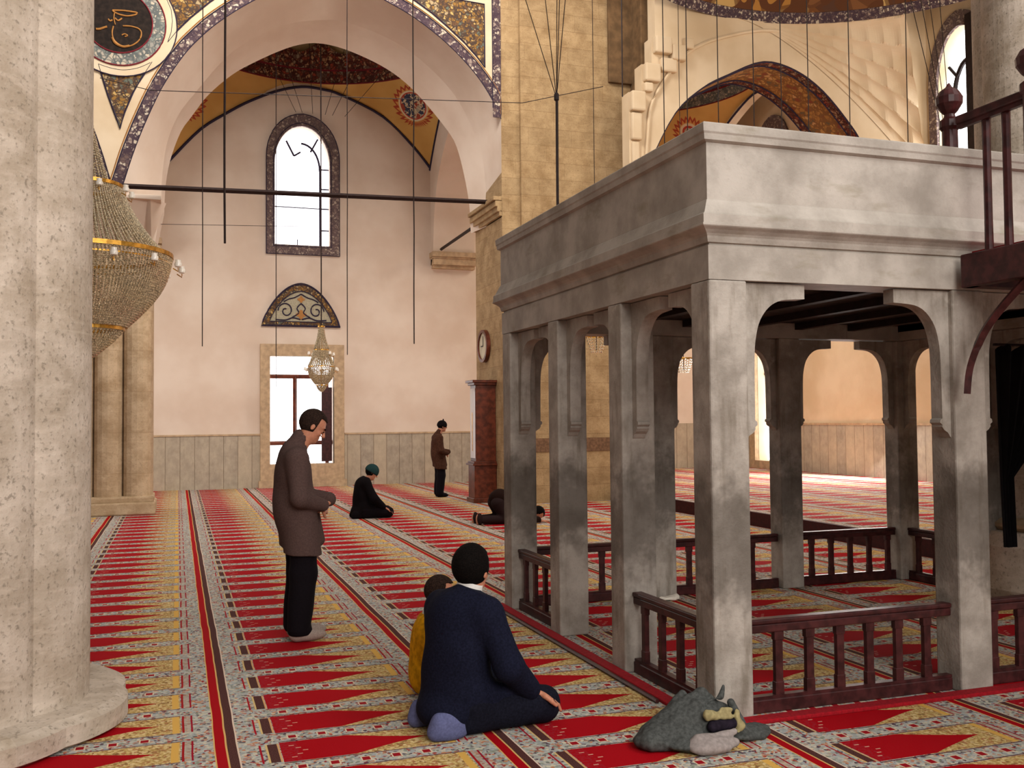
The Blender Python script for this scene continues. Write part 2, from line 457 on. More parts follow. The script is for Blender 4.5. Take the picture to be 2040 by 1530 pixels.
w2 = glazing('window_2', LOW, 24.66, 'y', [([(2.13,2.72), (3.68,2.72)], .035), ([(2.76,.56), (2.76,2.72)], .035), ([(2.13,1.07), (3.68,1.07)], .035), ([(3.55,.56), (3.55,2.72)], .03)], 'daylight_hot', 'wood_brown')
mb = MB(); o_ = [(1.90,.16), (3.93,.16), (3.93,3.50), (1.90,3.50)]
for k, d in enumerate((.0, .07, .14)):
    oo = [(1.90+d, .16+d), (3.93-d, .16+d), (3.93-d, 3.5-d), (1.9+d, 3.5-d)]
    plate(mb, [oo, LOW[::-1]], 24.26+k*.03, .15-k*.03)
mb.build('window_surround', 'frame_stone', w2)
mb = MB(); mb.box(1.86, 3.98, 24.2, 24.4, .0, .17); mb.build('window_sill', 'frame_stone', w2)
MB().box(3.40, 3.66, 24.50, 24.54, .60, 2.45).build('shutter_and_dark_reveal', 'wood_dark', w2)
w3 = glazing('window_3', LOW2, 24.66, 'y', [([(11.1,.75), (11.1,3.3)], .03), ([(10.4,2.6), (11.8,2.6)], .03)])
mb = MB(); plate(mb, [[(10.2,.5), (12,.5), (12,3.55), (10.2,3.55)], LOW2[::-1]], 24.28, .13); mb.build('window_surround', 'frame_stone', w3)

# lunette panel over the low window
def lune(x0, x1, z0, za, n=14):
    xm = (x0+x1)/2; h = (x1-x0)/2; R = []
    for i in range(n+1):
        t = i/n; R.append((h*(1-t**1.15), z0+(za-z0)*(math.sin(t*math.pi/2)**.86*(.93)+.07*t)))
    return [(xm+x, z) for x, z in R] + [(xm-x, z) for x, z in R[-2::-1]]
ln = tag(empty('lunette_panel', (0,0,0)), 'pointed tile lunette with blue scrolls in an orange border, above the low window', 'tile panel')
lo = lune(1.925, 3.845, 3.945, 5.02); li = lune(2.13, 3.64, 4.06, 4.82)
mb = MB(); plate(mb, [lo, li[::-1]], 24.35, .05); mb.build('border', 'orn_gold', ln)
M['lunette_field'] = plain('lunette_field', C(172,164,140), .12, 30, .8, .05)
mb = MB(); plate(mb, [li], 24.365, .04); mb.build('field', 'lunette_field', ln)
mb = MB()
for l in (lo, li, lune(1.95, 3.82, 3.97, 4.99)): q = [(x, 24.345, z) for x, z in l]; mb.tube(q+[q[0]], .012, 5)
mb.build('outline', 'line_dark', ln)
mb = MB()
for s in (-1, 1):
    sp = []
    for i in range(26):
        t = i/25; a = t*math.pi*2.6; r = .21*(1-t*.8); sp.append((2.885+s*(.37+r*math.cos(a)*.9), 24.355, 4.33+r*math.sin(a)))
    mb.tube(sp, .017, 5)
    mb.tube([(2.885+s*x, 24.355, z) for x, z in smoothline([(.0,4.75),(.16,4.66),(.3,4.62),(.42,4.55)], 5)], .016, 5)
    mb.tube([(2.885+s*x, 24.355, z) for x, z in smoothline([(.02,4.12),(.2,4.16),(.38,4.10),(.62,4.11)], 5)], .018, 5)
    mb.tube([(2.885+s*x, 24.355, z) for x, z in smoothline([(.0,4.52),(.10,4.40),(.06,4.28),(.22,4.17)], 5)], .016, 5)
mb.build('scroll', 'line_dark', ln)
mb = MB()
for z, r in ((4.62,.07), (4.24,.10)):
    plate(mb, [[(2.885+r*1.1*math.cos(a)*(1+.25*math.cos(4*a)), z+r*math.sin(a)*(1+.25*math.cos(4*a))) for a in [k*math.pi/10 for k in range(20)]]], 24.352, .02)
mb.build('blossom', 'line_gold', ln)

# ---- the painted arch wall in front of the left bay
NEAR = smoothline([(-.93,5.5),(-.85,5.75),(-.72,6.2),(-.53,6.74),(-.25,7.4),(.09,7.98),(.38,8.34),(.70,8.66),(1.21,9.06),(1.8,9.42),(2.5,9.72),(3.0,9.64),(3.56,9.44),(4.2,9.15),(4.84,8.72),(5.37,8.22),(5.70,7.76),(5.885,7.4)], 4)
CREASE = [(-.29,5.5),(-.284,5.90),(-.26,6.25),(-.19,6.71),(-.02,7.19),(.274,7.645),(.984,8.541),(1.9,9.13),(2.69,9.33),(3.1,9.33),(3.96,9.09),(4.64,8.69),(5.316,8.02),(5.77,7.04),(5.885,6.2),(5.885,5.5)]
FAR = [(-.25,5.5),(-.225,6.08),(-.137,6.6),(.042,7.13),(.222,7.42),(.523,7.87),(.977,8.33),(1.41,8.63),(1.91,8.92),(2.28,9.08),(2.66,9.15),(3.2,9.08),(3.98,8.80),(4.57,8.40),(5.27,7.65),(5.52,7.2),(5.733,6.25),(5.78,5.5)]
MIR = [(-1.94-x, z) for x, z in NEAR if x < 2.55]
out = NEAR[::-1] + MIR + [(-4.6, 9.8), (-4.6, 14), (5.885, 14)]
mb = MB(); plate(mb, [out], 17.6, .05); aw = S(mb.build('wall_arcade', 'plaster_warm'))
def loft(a, b, c, ya, yb, yc, name, mat, par, n=70):
    a2 = resample(a, n); b2 = resample(b, n); c2 = resample(c, n)
    mb = MB(); mb.grid([[(p[0], ya, p[1]) for p in a2], [(p[0], yb, p[1]) for p in b2]]); r = mb.build(name, mat, par, True)
    mb = MB(); mb.grid([[(p[0], yb, p[1]) for p in b2], [(p[0], yc, p[1]) for p in c2]]); r2 = mb.build('arch_soffit', mat, par, True); return r
NEARF = smoothline(CREASE, 6); FARF = smoothline(FAR, 6)
loft(NEAR+[(5.885, 5.5)], NEARF, FARF, 17.6, 18.6, 19.35, 'arch_face', 'plaster', aw)
# wall above the far edge of the arch, seen by nobody but closing the vault
def strip(mb, line, d0, d1, y, th=.012, mi=0):
    a = [(min(p[0], 5.885), p[1]) for p in offset2(line, d0)]; b = [(min(p[0], 5.885), p[1]) for p in offset2(line, d1)]
    mb.grid([[(p[0], y, p[1]) for p in a], [(p[0], y, p[1]) for p in b]], mi); return mb
MIRF = MIR[::-1]
b1 = strip(MB(), NEAR, -.0, .175, 17.595); strip(b1, MIRF[::-1], .175, 0, 17.595)
b1.box(5.72, 5.885, 17.585, 17.6, 7.42, 14); b1.build('painted_border', 'orn_band', aw)
b2 = MB()
for d in (.18, .20, .31, .0, .165):
    if d in (.18, .0): continue
for d, r in ((.185,.010),(.006,.008)):
    b2.tube([(min(p[0], 5.88), 17.59, p[1]) for p in offset2(NEAR, d)], r, 4); b2.tube([(p[0], 17.59, p[1]) for p in offset2(MIR, d)], r, 4)
b2.tube([(5.715, 17.58, 7.6), (5.715, 17.58, 14)], .008, 4)
b2.build('painted_line', 'line_dark', aw)
b2 = MB(); b2.tube([(min(p[0], 5.87), 17.59, p[1]) for p in offset2(NEAR, .215)], .009, 4); b2.tube([(p[0], 17.59, p[1]) for p in offset2(MIR, .215)], .009, 4); b2.build('painted_line', 'line_gold', aw)
tri1 = smoothline([(-1.282,7.671),(-1.093,7.623),(-.887,7.611),(-.656,7.671),(-.431,7.801)], 5)+[(-.60,7.50),(-.734,7.238),(-.86,6.9),(-.938,6.60),(-.99,6.76),(-1.13,7.155)]
pan2 = [(-.18,8.172),(-.123,8.355),(-.104,8.551),(-.125,8.751),(-.224,8.98),(-.40,9.2),(-.6,9.4),(-.6,13.8),(2.2,13.8),(2.2,9.98),(1.6,9.72),(1.1,9.41),(.7,9.13),(.532,8.99),(.198,8.66),(-.008,8.42)]
pan3 = [(2.9,9.98),(3.4,9.82),(3.943,9.604),(4.201,9.486),(4.52,9.298),(4.843,9.059),(5.158,8.806),(5.407,8.56),(5.56,8.37),(5.56,9.60),(4.0,9.66),(2.9,10.02)]
for pn in (tri1, pan2, pan3):
    mb = MB(); plate(mb, [pn], 17.592, .006); mb.build('painted_panel', 'orn_gold', aw)
mb = MB()
for pn in (tri1, pan2, pan3): q = [(x, 17.588, z) for x, z in pn]; mb.tube(q+[q[0]], .014, 4)
mb.build('painted_line', 'line_dark', aw)
# calligraphy roundel
rd = tag(empty('calligraphy_roundel', (-.97, 17.585, 8.44)), 'black roundel with gold brush calligraphy, on the wall left of the big arch', 'roundel')
circ = lambda r, n=48, cx=0, cz=0: [(cx+r*math.cos(k*2*math.pi/n), cz+r*math.sin(k*2*math.pi/n)) for k in range(n)]
mb = MB(); plate(mb, [circ(.54)], -.012, .02); mb.build('disc', 'roundel_black', rd)
mb = MB(); plate(mb, [circ(.76), circ(.54)[::-1]], -.010, .018); mb.build('floral_ring', 'orn_grey', rd)
mb = MB(); plate(mb, [circ(.94), circ(.76)[::-1]], -.006, .014); mb.build('plain_ring', 'plaster_warm', rd)
mb = MB()
for r in (.545, .76): q = [(x, -.016, z) for x, z in circ(r)]; mb.tube(q+[q[0]], .012, 5)
mb.build('ring_line', 'line_red', rd)
mb = MB(); q = [(x, -.012, z) for x, z in circ(.945)]; mb.tube(q+[q[0]], .011, 5); mb.build('ring_line', 'line_dark', rd)
mb = MB()
s_ = lambda pts, r: mb.tube([((x-250)*.0096, -.02, (43-z)*.0096) for x, z in smoothline(pts, 6)], r, 6)
P5 = lambda l: [(190+x*.1569, y*.1569) for x, y in l]
s_(P5([(330,340),(318,420),(340,500),(420,555),(520,540),(600,470),(625,390),(600,340),(520,320),(430,325)]), .012)
s_(P5([(320,470),(350,530),(430,562),(500,545)]), .020)
s_(P5([(320,160),(420,150),(500,150),(575,155),(560,180),(480,205),(400,200),(340,180),(320,160)]), .013)
s_(P5([(150,395),(190,390),(230,370),(265,355)]), .018)
s_(P5([(345,245),(380,270),(420,240)]), .013); s_(P5([(275,265),(295,285),(320,270)]), .013); s_(P5([(340,190),(335,250),(350,320)]), .010)
s_(P5([(420,430),(450,415),(480,430),(450,445)]), .010)
mb.build('calligraphy', 'line_gold', rd)

# ---- the pier between the two bays
mb = MB(); mb.box(5.885, 6.25, 17.6, 19.35, 0, 14); mb.box(6.25, 8.62, 17.5, 19.35, 0, 14)
pier = S(mb.build('wall_pier', 'pier_stone'))
M['band_dark'] = plain('band_dark', C(120,90,66), .2, 20)
MB().box(6.23, 8.63, 17.485, 17.5, .98, 1.24).build('stone_band', 'band_dark', pier)
mb = MB()
for k, (dz, e) in enumerate(((5.52,.05), (5.60,.09), (5.70,.13), (5.82,.17))): mb.box(5.885-e, 5.9, 17.6, 19.35, dz, dz+.11 if k < 3 else dz+.08, bev=.01)
mb.build('impost_moulding', 'pier_stone', pier)
# tie rods
tr = MB().tube([(-1.0,17.55,5.61),(5.88,18.15,5.90)], .045, 4).build('tie_rod', 'iron'); tag(tr, 'long dark iron tie rod spanning the big arch in front of the tall window', 'tie rod')
tr = MB().tube([(6.35,23.9,5.96),(6.30,19.6,5.96)], .045, 4).build('tie_rod', 'iron'); tag(tr, 'short dark tie rod in the side arch above the small wall ledge', 'tie rod')

# ---- domed bays
def bay(x0, x1, name, ringmats, crest=True, zfun=None):
    cx = (x0+x1)/2; r = (x1-x0)/2-.15; cy = 24.4-r; zr = 10.08
    root = S(MB().lathe([(r+.01, zr), (r*.98, zr+.5), (r*.93, zr+1.2), (r*.80, zr+2.1), (r*.55, zr+2.9), (r*.25, zr+3.3), (.01, zr+3.4)], (cx, cy, 0), 48).build(name, 'dome_grey', None, True))
    MB().lathe([(r-.03, zr-.02), (r-.06, zr+.31)], (cx, cy, 0), 72).build('painted_ring', ringmats[0], root, True)
    mb = MB(); mb.lathe([(r-.045, zr-.03), (r-.05, zr+.0)], (cx, cy, 0), 72); mb.lathe([(r-.075, zr+.29), (r-.075, zr+.335)], (cx, cy, 0), 72); mb.build('ring_line', 'line_red', root)
    if crest:
        mb = MB(); n = 240; rows = [[], []]
        for k in range(n+1):
            a = 2*math.pi*k/n; u = (a*10/math.pi) % 1.0; big = int(a*10/math.pi) % 2
            w_ = 1-abs(2*u-1); h = (.38+.24*math.sin(w_*math.pi/2)**1.6 + (.18 if w_ > .93 else 0)) if big == 0 else (.34+.14*w_ + (.14 if w_ > .9 else 0))
            rr = float(np.interp(.335+h, [0,.5,1.2,2.1], [r+.01,r*.98,r*.93,r*.80]))-.065
            rows[0].append((cx+(r-.08)*math.cos(a), cy+(r-.08)*math.sin(a), zr+.335)); rows[1].append((cx+rr*math.cos(a), cy+rr*math.sin(a), zr+.335+h))
        mb.grid(rows); mb.build('painted_crest', ringmats[1], root)
    lowz = zfun or (lambda X: 9.96-(9.96-8.10)*abs((X-cx)/((x1-x0)/2))**2.1)
    # pendentives between the wall arches and the ring
    tipz = 8.10; N = 16
    for sx in (1, -1):
        for sy in (1, -1):
            xw = x1 if sx > 0 else x0
            low = [];
            for i in range(N+1):   # along the wall arch from its crown down to the corner
                t = i/N; X = cx + sx*t*(xw-cx)*sx; d = t
                low.append((X, 24.4 if sy > 0 else cy-r-.1, lowz(X)))
            for i in range(1, N+1):
                t = 1-i/N; yy = cy + sy*t*(24.4-cy)
                low.append((xw, yy, 9.96-(9.96-lowz(xw))*(t**2.1)))
            up = []
            for i in range(2*N+1):
                a = math.pi/2*(1-i/(2*N)); up.append((cx+sx*r*math.cos(a), cy+sy*r*math.sin(a), zr))
            rows = []
            for j in range(7):
                t = j/6; row = []
                for p, q in zip(low, up):
                    v = [p[k]+(q[k]-p[k])*t for k in range(3)]; b = math.sin(t*math.pi)*.12*math.hypot(p[0]-q[0], p[1]-q[1])
                    dx, dy = v[0]-cx, v[1]-cy; L = math.hypot(dx, dy); row.append((v[0]+dx/L*b, v[1]+dy/L*b, v[2]-b*.4))
                rows.append(row)
            MB().grid(rows).build('pendentive', M['pend_%d' % (1 if cx < 6 else 2)], root, True)
    return root, cx, cy, r, low
def pend_mat(centres, R=.42):
    def f():
        p, x, y, z = coords()
        n = noise(p, .9, 3); col = mix(sstep(n, .3, .7), C(192,148,80), C(210,168,98))
        for c in centres:
            dx, dy, dz = x-c[0], y-c[1], z-c[2]
            d = sqrt_(dx*dx+dy*dy+dz*dz)
            u = (dx*c[3]+dy*c[4]); ang = m_('ARCTAN2', dz, u)
            scal = ab(frac(ang*(30/6.2832))-.5)
            col = mix(lt(d, R+.13-scal*.16)*gt(d, R+.01), col, C(160,66,44))
            col = mix(lt(d, R+.07-scal*.16)*gt(d, R+.01), col, C(206,150,84))
            col = mix(lt(d, R), col, C(214,196,164)); col = mix(lt(d, R-.03), col, C(170,60,44))
            vc = voro(p, 8.5, out='Color'); sp = V.T.nodes.new('ShaderNodeSeparateColor'); _put(sp.inputs[0], vc); r = V(sp.outputs[0])
            nn = noise(p, 5, 2)
            inn = ramp(r, [(0, C(58,64,84)), (.4, C(160,154,134)), (.62, C(66,60,74)), (.8, C(150,70,52))], 'CONSTANT')
            inn = mix(near(nn, .5, .035), inn, C(196,180,150))
            col = mix(lt(d, R-.05), col, inn)
        return col
    return f
M['pend_1'] = material('pend_1', pend_mat([(5.38, 23.5, 9.27, .74, -.67), (.42, 23.6, 9.0, -.74, -.67)], .56), .9)
M['pend_2'] = material('pend_2', pend_mat([(9.0, 23.3, 9.30, -.7, -.7), (13.2, 23.5, 9.3, .7, -.7)], .50), .9)
_zx = [-.40,-.17,.51,1.2,1.68,2.3,2.9,3.4,3.9,4.96,5.75,6.24]; _zz = [7.62,7.89,8.67,9.18,9.48,9.78,9.95,9.94,9.84,9.39,8.68,8.10]
zleft = lambda X: float(np.interp(X, _zx, _zz))
bay(-.40, 6.20, 'ceiling_left_bay', ('orn_red', 'orn_red'), True, zleft)
def wall_arch_line(x0, x1):
    cx = (x0+x1)/2; pts = []
    for i in range(-20, 21): t = i/20; pts.append((cx+t*(x1-cx), 9.96-(9.96-8.10)*abs(t)**2.1))
    return pts
mb = MB(); mb.tube([(x, 24.38, z) for x, z in smoothline(list(zip(_zx, _zz)), 4)], .035, 5)
mb.tube([(6.19, y, 9.96-(9.96-8.1)*t**2.1) for t, y in [(k/14, 21.3+k/14*3.1) for k in range(15)]], .03, 5)
mb.build('painted_arch_line', 'line_dark', wb_)
# recessed wall face under the arch line, and the side arches
def side_arch(x, th, sgn, name):
    """side wall of the bay pierced by an arch running along Y; sgn +1: opening seen from the left"""
    c = [(24.4,5.5)] + [(p[0], p[1]) for p in smoothline([(24.14,5.9),(24.08,6.4),(23.9,7.2),(23.5,7.85),(22.65,8.56),(21.7,8.95),(20.8,8.6),(20.1,8.0),(19.7,7.2),(19.5,6.4),(19.35,5.5)], 4)]
    out = c + [(19.35, 11), (24.4, 11)]
    mb = MB(); plate(mb, [out], x, th, 'x'); return S(mb.build(name, 'plaster'))
sa = side_arch(6.2, 1.1, 1, 'wall_side_arch')
sb = side_arch(-1.5, 1.1, 1, 'wall_side_arch_left')
mb = MB()
for k, (z0, z1, e) in enumerate(((5.52,5.60,.10), (5.60,5.76,.20), (5.76,5.80,.23), (5.80,5.93,.28))): mb.box(6.22-.02*k, 7.34, 24.4-e-.1, 24.4, z0, z1, bev=.008)
mb.build('impost_moulding', 'frame_stone', sa)
mb = MB()
for k, (z0, z1, e) in enumerate(((5.52,5.60,.10), (5.60,5.76,.20), (5.80,5.93,.28))): mb.box(-1.5, -.36, 24.4-e-.1, 24.4, z0, z1)
mb.build('impost_moulding', 'frame_stone', sb)

# ---- far left clustered pier
mb = MB(); pts = []
N = 8
def lobed(cx, cy, R, lobes, bulge, a0, n=12):
    out = []
    for l in range(lobes):
        for k in range(n):
            t = k/n; a = a0 + (l+t)*2*math.pi/lobes
            out.append((cx+(R+bulge*math.sin(t*math.pi)**.8)*math.cos(a), cy+(R+bulge*math.sin(t*math.pi)**.8)*math.sin(a)))
    return out
def prism(mb, loop, z0, z1, mi=0):
    n = len(loop); return mb.add([(x, y, z0) for x, y in loop]+[(x, y, z1) for x, y in loop], [(i, (i+1) % n, (i+1) % n+n, i+n) for i in range(n)]+[tuple(range(n))[::-1], tuple(range(n, 2*n))], mi)
front = []
for x0 in (-2.35, -1.87, -1.39, -.91):
    for k in range(9):
        t = k/8*math.pi; front.append((x0+.24-.24*math.cos(t), 18.55-.25*math.sin(t)**.9))
loop = front + [(-.42,18.6), (-.42,19.3), (-2.35,19.3)]
prism(mb, loop, .30, 4.62); lp = S(mb.build('wall_clustered_pier', 'limestone_far', None, False))
mb = MB(); mb.box(-2.5, -.36, 18.2, 19.4, 0, .22, bev=.03); mb.box(-2.42, -.39, 18.27, 19.35, .2, .32, bev=.03); mb.build('pier_base', 'limestone_far', lp)
mb = MB()   # prismatic capital widening up to the arches
top = [(-2.6,17.62),(-.93,17.62),(-.29,18.55),(-.25,19.3),(-2.6,19.3)]; bot = [(-2.35,18.4),(-.80,18.4),(-.43,18.6),(-.42,19.3),(-2.35,19.3)]
vs = [(x, y, 4.60) for x, y in bot]+[(x, y, 5.52) for x, y in top]
mid = [(-1.55,17.95,5.0), (-.80,18.05,5.05), (-.40,18.45,5.05)]
mb.add(vs, [(1,0,5,6),(1,6,7),(1,7,2),(2,7,8,3),(4,3,8,9),(0,4,9,5),(5,9,8,7,6)])
mb.build('prismatic_capital', 'plaster', lp)
mb = MB()
for k in range(4):
    x = -2.2+k*.5
    mb.add([(x,18.2,5.5),(x+.5,18.2,5.5),(x+.25,17.8,5.5),(x+.25,18.35,4.8)], [(0,2,3),(2,1,3),(0,1,2),(0,3,1)])
mb.add([(-.95,17.75,5.5),(-.30,18.5,5.5),(-.50,17.9,5.5),(-.62,18.4,4.72)], [(0,2,3),(2,1,3),(0,1,2),(0,3,1)])
mb.build('prism_facet', 'plaster', lp)
MB().box(-2.6, -.28, 17.75, 19.3, 5.46, 5.54, bev=.01).build('capital_slab', 'plaster', lp)

# ---- near left clustered pier and its twin behind the platform
def big_pier(cx, cy, a0, name, ztop, base=.15, ring=False):
    mb = MB(); prism(mb, lobed(cx, cy, .785, 8, .055, a0), base-.03, ztop); o = S(mb.build(name, 'limestone', None, False))
    mb = MB(); L1 = lobed(cx, cy, .985, 8, .05, a0+.02); L0 = lobed(cx, cy, .93, 8, .05, a0+.02); n = len(L1)
    prof = [(L0, 0), (L1, base*.18), (L1, base*.80), (L0, base), (lobed(cx, cy, .74, 8, .03, a0), base+.012)]
    vs = [(x, y, z) for l, z in prof for x, y in l]; fs = [(i*n+k, i*n+(k+1) % n, (i+1)*n+(k+1) % n, (i+1)*n+k) for i in range(len(prof)-1) for k in range(n)]
    mb.add(vs, fs); b = mb.build('pier_base', 'limestone', o, False)
    return o
big_pier(-1.27, 5.93, math.radians(-41), 'wall_near_pier', 9)
rp = big_pier(7.74, 6.62, math.radians(-41+12), 'wall_right_pier', 9, .60)
mb = MB(); mb.lathe([(.86,.60),(.90,.61),(.93,.64),(.93,.67),(.88,.70),(.83,.72)], (7.74,6.62,0), 48); mb.build('base_ring', 'frame_stone', rp, True)

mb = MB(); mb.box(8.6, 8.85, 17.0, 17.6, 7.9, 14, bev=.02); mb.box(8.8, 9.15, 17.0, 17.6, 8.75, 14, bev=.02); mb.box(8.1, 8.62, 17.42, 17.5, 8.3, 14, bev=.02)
M['stone_dark_brown'] = plain('stone_brown', C(112,86,58), .2, 5, .9, .3)  # darker brown stone of the stepped corbels
mb.build('stepped_corbel', 'stone_brown' if False else 'stone_dark_brown', pier)
# ---- right-hand part: arch wall, bay and side wall
K2 = 16.6/17.6
A2 = [(x*K2, 1.62+(z-1.62)*K2) for x, z in smoothline([(8.85,5.0),(8.85,5.6),(8.9,6.3),(9.06,6.8),(9.66,7.88),(10.3,8.47),(10.92,8.82),(11.8,9.2),(12.6,9.1),(13.3,8.72),(13.94,8.11),(14.3,7.65),(14.65,6.9),(14.8,6.2),(14.85,5.0)], 4)]
st = [(8.12,2.0),(8.12,7.83),(8.40,7.84),(8.40,8.40),(8.62,8.42),(8.62,8.95),(8.70,8.96),(8.70,11.6)]
out = [(8.12,5.0-.3)]+st[1:]+[(15.2,11.6),(15.2,4.7)]+[(x, z) for x, z in A2[::-1] if True]
mb = MB(); plate(mb, [out], 16.6, .30); a2 = S(mb.build('wall_qibla_arch', 'plaster_warm'))
ar = resample(A2, 80)
mb = MB(); mb.grid([[(x, 16.6, z) for x, z in ar], [(x, 18.0, z) for x, z in ar]]); mb.build('painted_soffit', 'orn_brown', a2, True)
mb = MB()
for y in (16.62, 16.86, 17.75, 17.98): mb.tube([(x+(0), y, z-.01) for x, z in ar], .02, 4)
mb.build('painted_line', 'line_dark', a2)
for y0, y1 in ((16.64,16.85),(17.76,17.97)):
    ar2 = [(p[0]-(p[0]-11.2)*.0015, p[1]-.006) for p in ar]
    mb = MB(); mb.grid([[(x, y0, z) for x, z in ar2], [(x, y1, z) for x, z in ar2]]); mb.build('painted_border', 'orn_red', a2, True)
# formeret moulding round the arch and stepped corbels
fm = [(x, z) for x, z in smoothline([(8.42,6.0),(8.5,7.0),(8.62,7.7),(9.2,8.55),(9.75,8.95),(10.4,9.2),(11.1,9.38),(11.8,9.42)], 5)]
mb = MB(); mb.tube([(x, 16.57, z) for x, z in fm], .035, 6)
for (x0, x1, z0, z1, e) in ((8.12,8.42,7.45,7.83,.16),(8.14,8.36,6.9,7.43,.10),(8.16,8.32,6.2,6.88,.06),(8.42,8.75,8.05,8.40,.15),(8.64,9.0,8.62,8.95,.16),(8.78,9.12,8.28,8.55,.12),(9.0,9.32,8.52,8.82,.16),(9.3,9.5,8.78,9.0,.12),(8.42,8.6,7.85,8.03,.12)):
    mb.box(x0, x1, 16.6-e, 16.62, z0, z1, bev=.035)
mb.build('corbel_relief', 'plaster_warm', a2, False)
b2_, cx2, cy2, r2, _ = bay(7.87, 14.07, 'ceiling_right_bay', ('orn_grey', 'orn_red'))
mb = MB(); plate(mb, [[(24.4,9.0)]+[(p[0], p[1]) for p in smoothline([(24.1,8.2),(23.3,9.2),(22.2,9.75),(21.2,9.95),(20.2,9.6),(19.2,8.8),(18.8,8.0)], 4)]+[(18.2,8.0),(18.2,12),(24.4,12)]], 14.07, .25, 'x'); S(mb.build('wall_side_arch_right', 'plaster_warm'))
mb = MB(); mb.tube([(14.05, y, z) for y, z in smoothline([(24.1,8.2),(23.3,9.2),(22.2,9.75),(21.2,9.95),(20.2,9.6),(19.2,8.8)], 4)], .03, 5); mb.build('painted_arch_line', 'line_dark', b2_)
# side wall X = 15.2 with its windows
WR = pointed(15.02, 16.28, 4.6, 8.45, 9.62)
WS = pointed(21.7, 22.9, 6.9, 8.35, 9.1)
WD = [(22.55,.42), (23.25,.42), (23.25,3.6), (22.55,3.6)]
mb = MB(); plate(mb, [[(1,0), (24.5,0), (24.5,14), (1,14)], WR, WS, WD], 15.2, .45, 'x')
wr = S(mb.build('wall_right', 'plaster_warm'))
mb = MB(); mb.box(15.16, 15.21, 1, 22.3, .2, 1.40).box(15.16, 15.21, 23.5, 24.36, .2, 1.4); mb.build('marble_dado', 'dado', wr)
mb = MB(); mb.box(15.14, 15.21, 1, 22.3, 1.40, 1.45).box(15.14, 15.21, 23.5, 24.36, 1.4, 1.45); mb.build('dado_rail', 'frame_stone', wr)
wi = pointed(15.26, 16.04, 6.0, 8.0, 8.95)[2:-1]
w4 = glazing('window_4', WR, 15.42, 'x', [(wi, .03), ([(15.02,7.75),(16.28,7.75)], .028), ([(15.65,8.95),(15.65,9.5)], .02), ([(15.95,8.7),(16.15,8.95)], .02), ([(15.35,8.7),(15.15,8.95)], .02), ([(15.02,6.3),(16.28,6.3)], .02)], 'daylight_hot', 'wood_black', sgn=1)
mb = MB(); plate(mb, [pointed(14.86, 16.5, 4.4, 8.55, 9.95), WR[::-1]], 15.14, .07, 'x'); mb.build('window_frame', 'orn_frame', w4)
MB().box(15.05, 15.13, 14.9, 15.36, 4.4, 9.72).build('shutter_and_dark_reveal', 'wood_black', w4)  # black box added for the shaded near reveal of this window; no shutter here
w5 = glazing('window_5', WS, 15.42, 'x', [([(21.7,8.2),(22.9,8.2)], .03), ([(22.3,6.9),(22.3,9.1)], .03)], 'daylight', 'wood_brown')
mb = MB(); plate(mb, [pointed(21.45, 23.15, 6.7, 8.5, 9.75), WS[::-1]], 15.14, .07, 'x'); mb.build('window_frame', 'orn_frame', w5)
w6 = glazing('window_6', WD, 15.5, 'x', [([(22.55,2.8),(23.25,2.8)], .03)], 'daylight_hot', 'wood_brown')
mb = MB(); plate(mb, [[(22.3,.2), (23.5,.2), (23.5,3.85), (22.3,3.85)], WD[::-1]], 15.08, .13, 'x'); mb.build('window_surround', 'frame_stone', w6)
# big semi-dome: ring, painted bowl and stalactite squinch in the corner
RC, RR, RZ = (10.55, 12.35), 4.25, 9.56
dm = S(MB().lathe([(RR, RZ+.16), (RR*.99, RZ+1.0), (RR*.93, RZ+2.2), (RR*.75, RZ+3.4), (RR*.45, RZ+4.2), (.02, RZ+4.5)], (RC[0], RC[1], 0), 64, ang=(0, math.pi)).build('ceiling_semi_dome', 'orn_brown', None, True))
MB().lathe([(RR+.01, RZ-.02), (RR-.06, RZ+.18)], (RC[0], RC[1], 0), 64, ang=(-.3, math.pi+.3)).build('painted_ring', 'orn_band', dm, True)
M['dome_paint'] = material('dome_paint', ornament((96,58,34), [(176,124,60), (128,84,50), (196,160,100), (150,96,50), (90,60,44)], 1.6), .9)
mb = MB(); mb.lathe([(RR-.07, RZ+.18), (RR-.10, RZ+.55)], (RC[0], RC[1], 0), 64, ang=(-.3, math.pi+.3)); mb.build('painted_band', 'dome_paint', dm, True)
def squinch(sx):
    """stalactite tiers stepping from the corner up to the ring"""
    N = 72; T = 60; rows = []
    cx, cy = (15.2, 16.6) if sx > 0 else (8.7, 16.6)
    for j in range(T+1):
        t = j/T; tiers = 6; k = math.floor(t*tiers); ft = t*tiers-k
        te = (k + min(1, ft*1.0)**3)/tiers
        row = []
        for i in range(N+1):
            s = i/N*.5
            a = math.pi/2*(1-s) if sx > 0 else math.pi/2*(1+s)
            q = (RC[0]+RR*math.cos(a), RC[1]+RR*math.sin(a), RZ)
            if s < .5: e = s/.5; p = (q[0]+(cx-q[0])*1.0 if False else RC[0]+(cx-RC[0])*e, 16.58, RZ-3.1*e**1.5)
            else: e = (1-s)/.5; p = (cx-.02*sx, RC[1]+(16.6-RC[1])*e, RZ-3.1*e**1.5)
            nf = 10+2*k if k % 2 == 0 else 12+2*k
            sc_ = abs(math.sin((s*nf + (.5 if k % 2 else 0))*math.pi))
            dd = max(0, min(1, te - .10*(1-ft)*sc_*(1-t*.6)))
            row.append((p[0]+(q[0]-p[0])*dd, p[1]+(q[1]-p[1])*dd, p[2]+(q[2]-p[2])*t))
        rows.append(row)
    return MB().grid(rows).build('stalactite_squinch', 'plaster_warm', dm, False)
squinch(1)
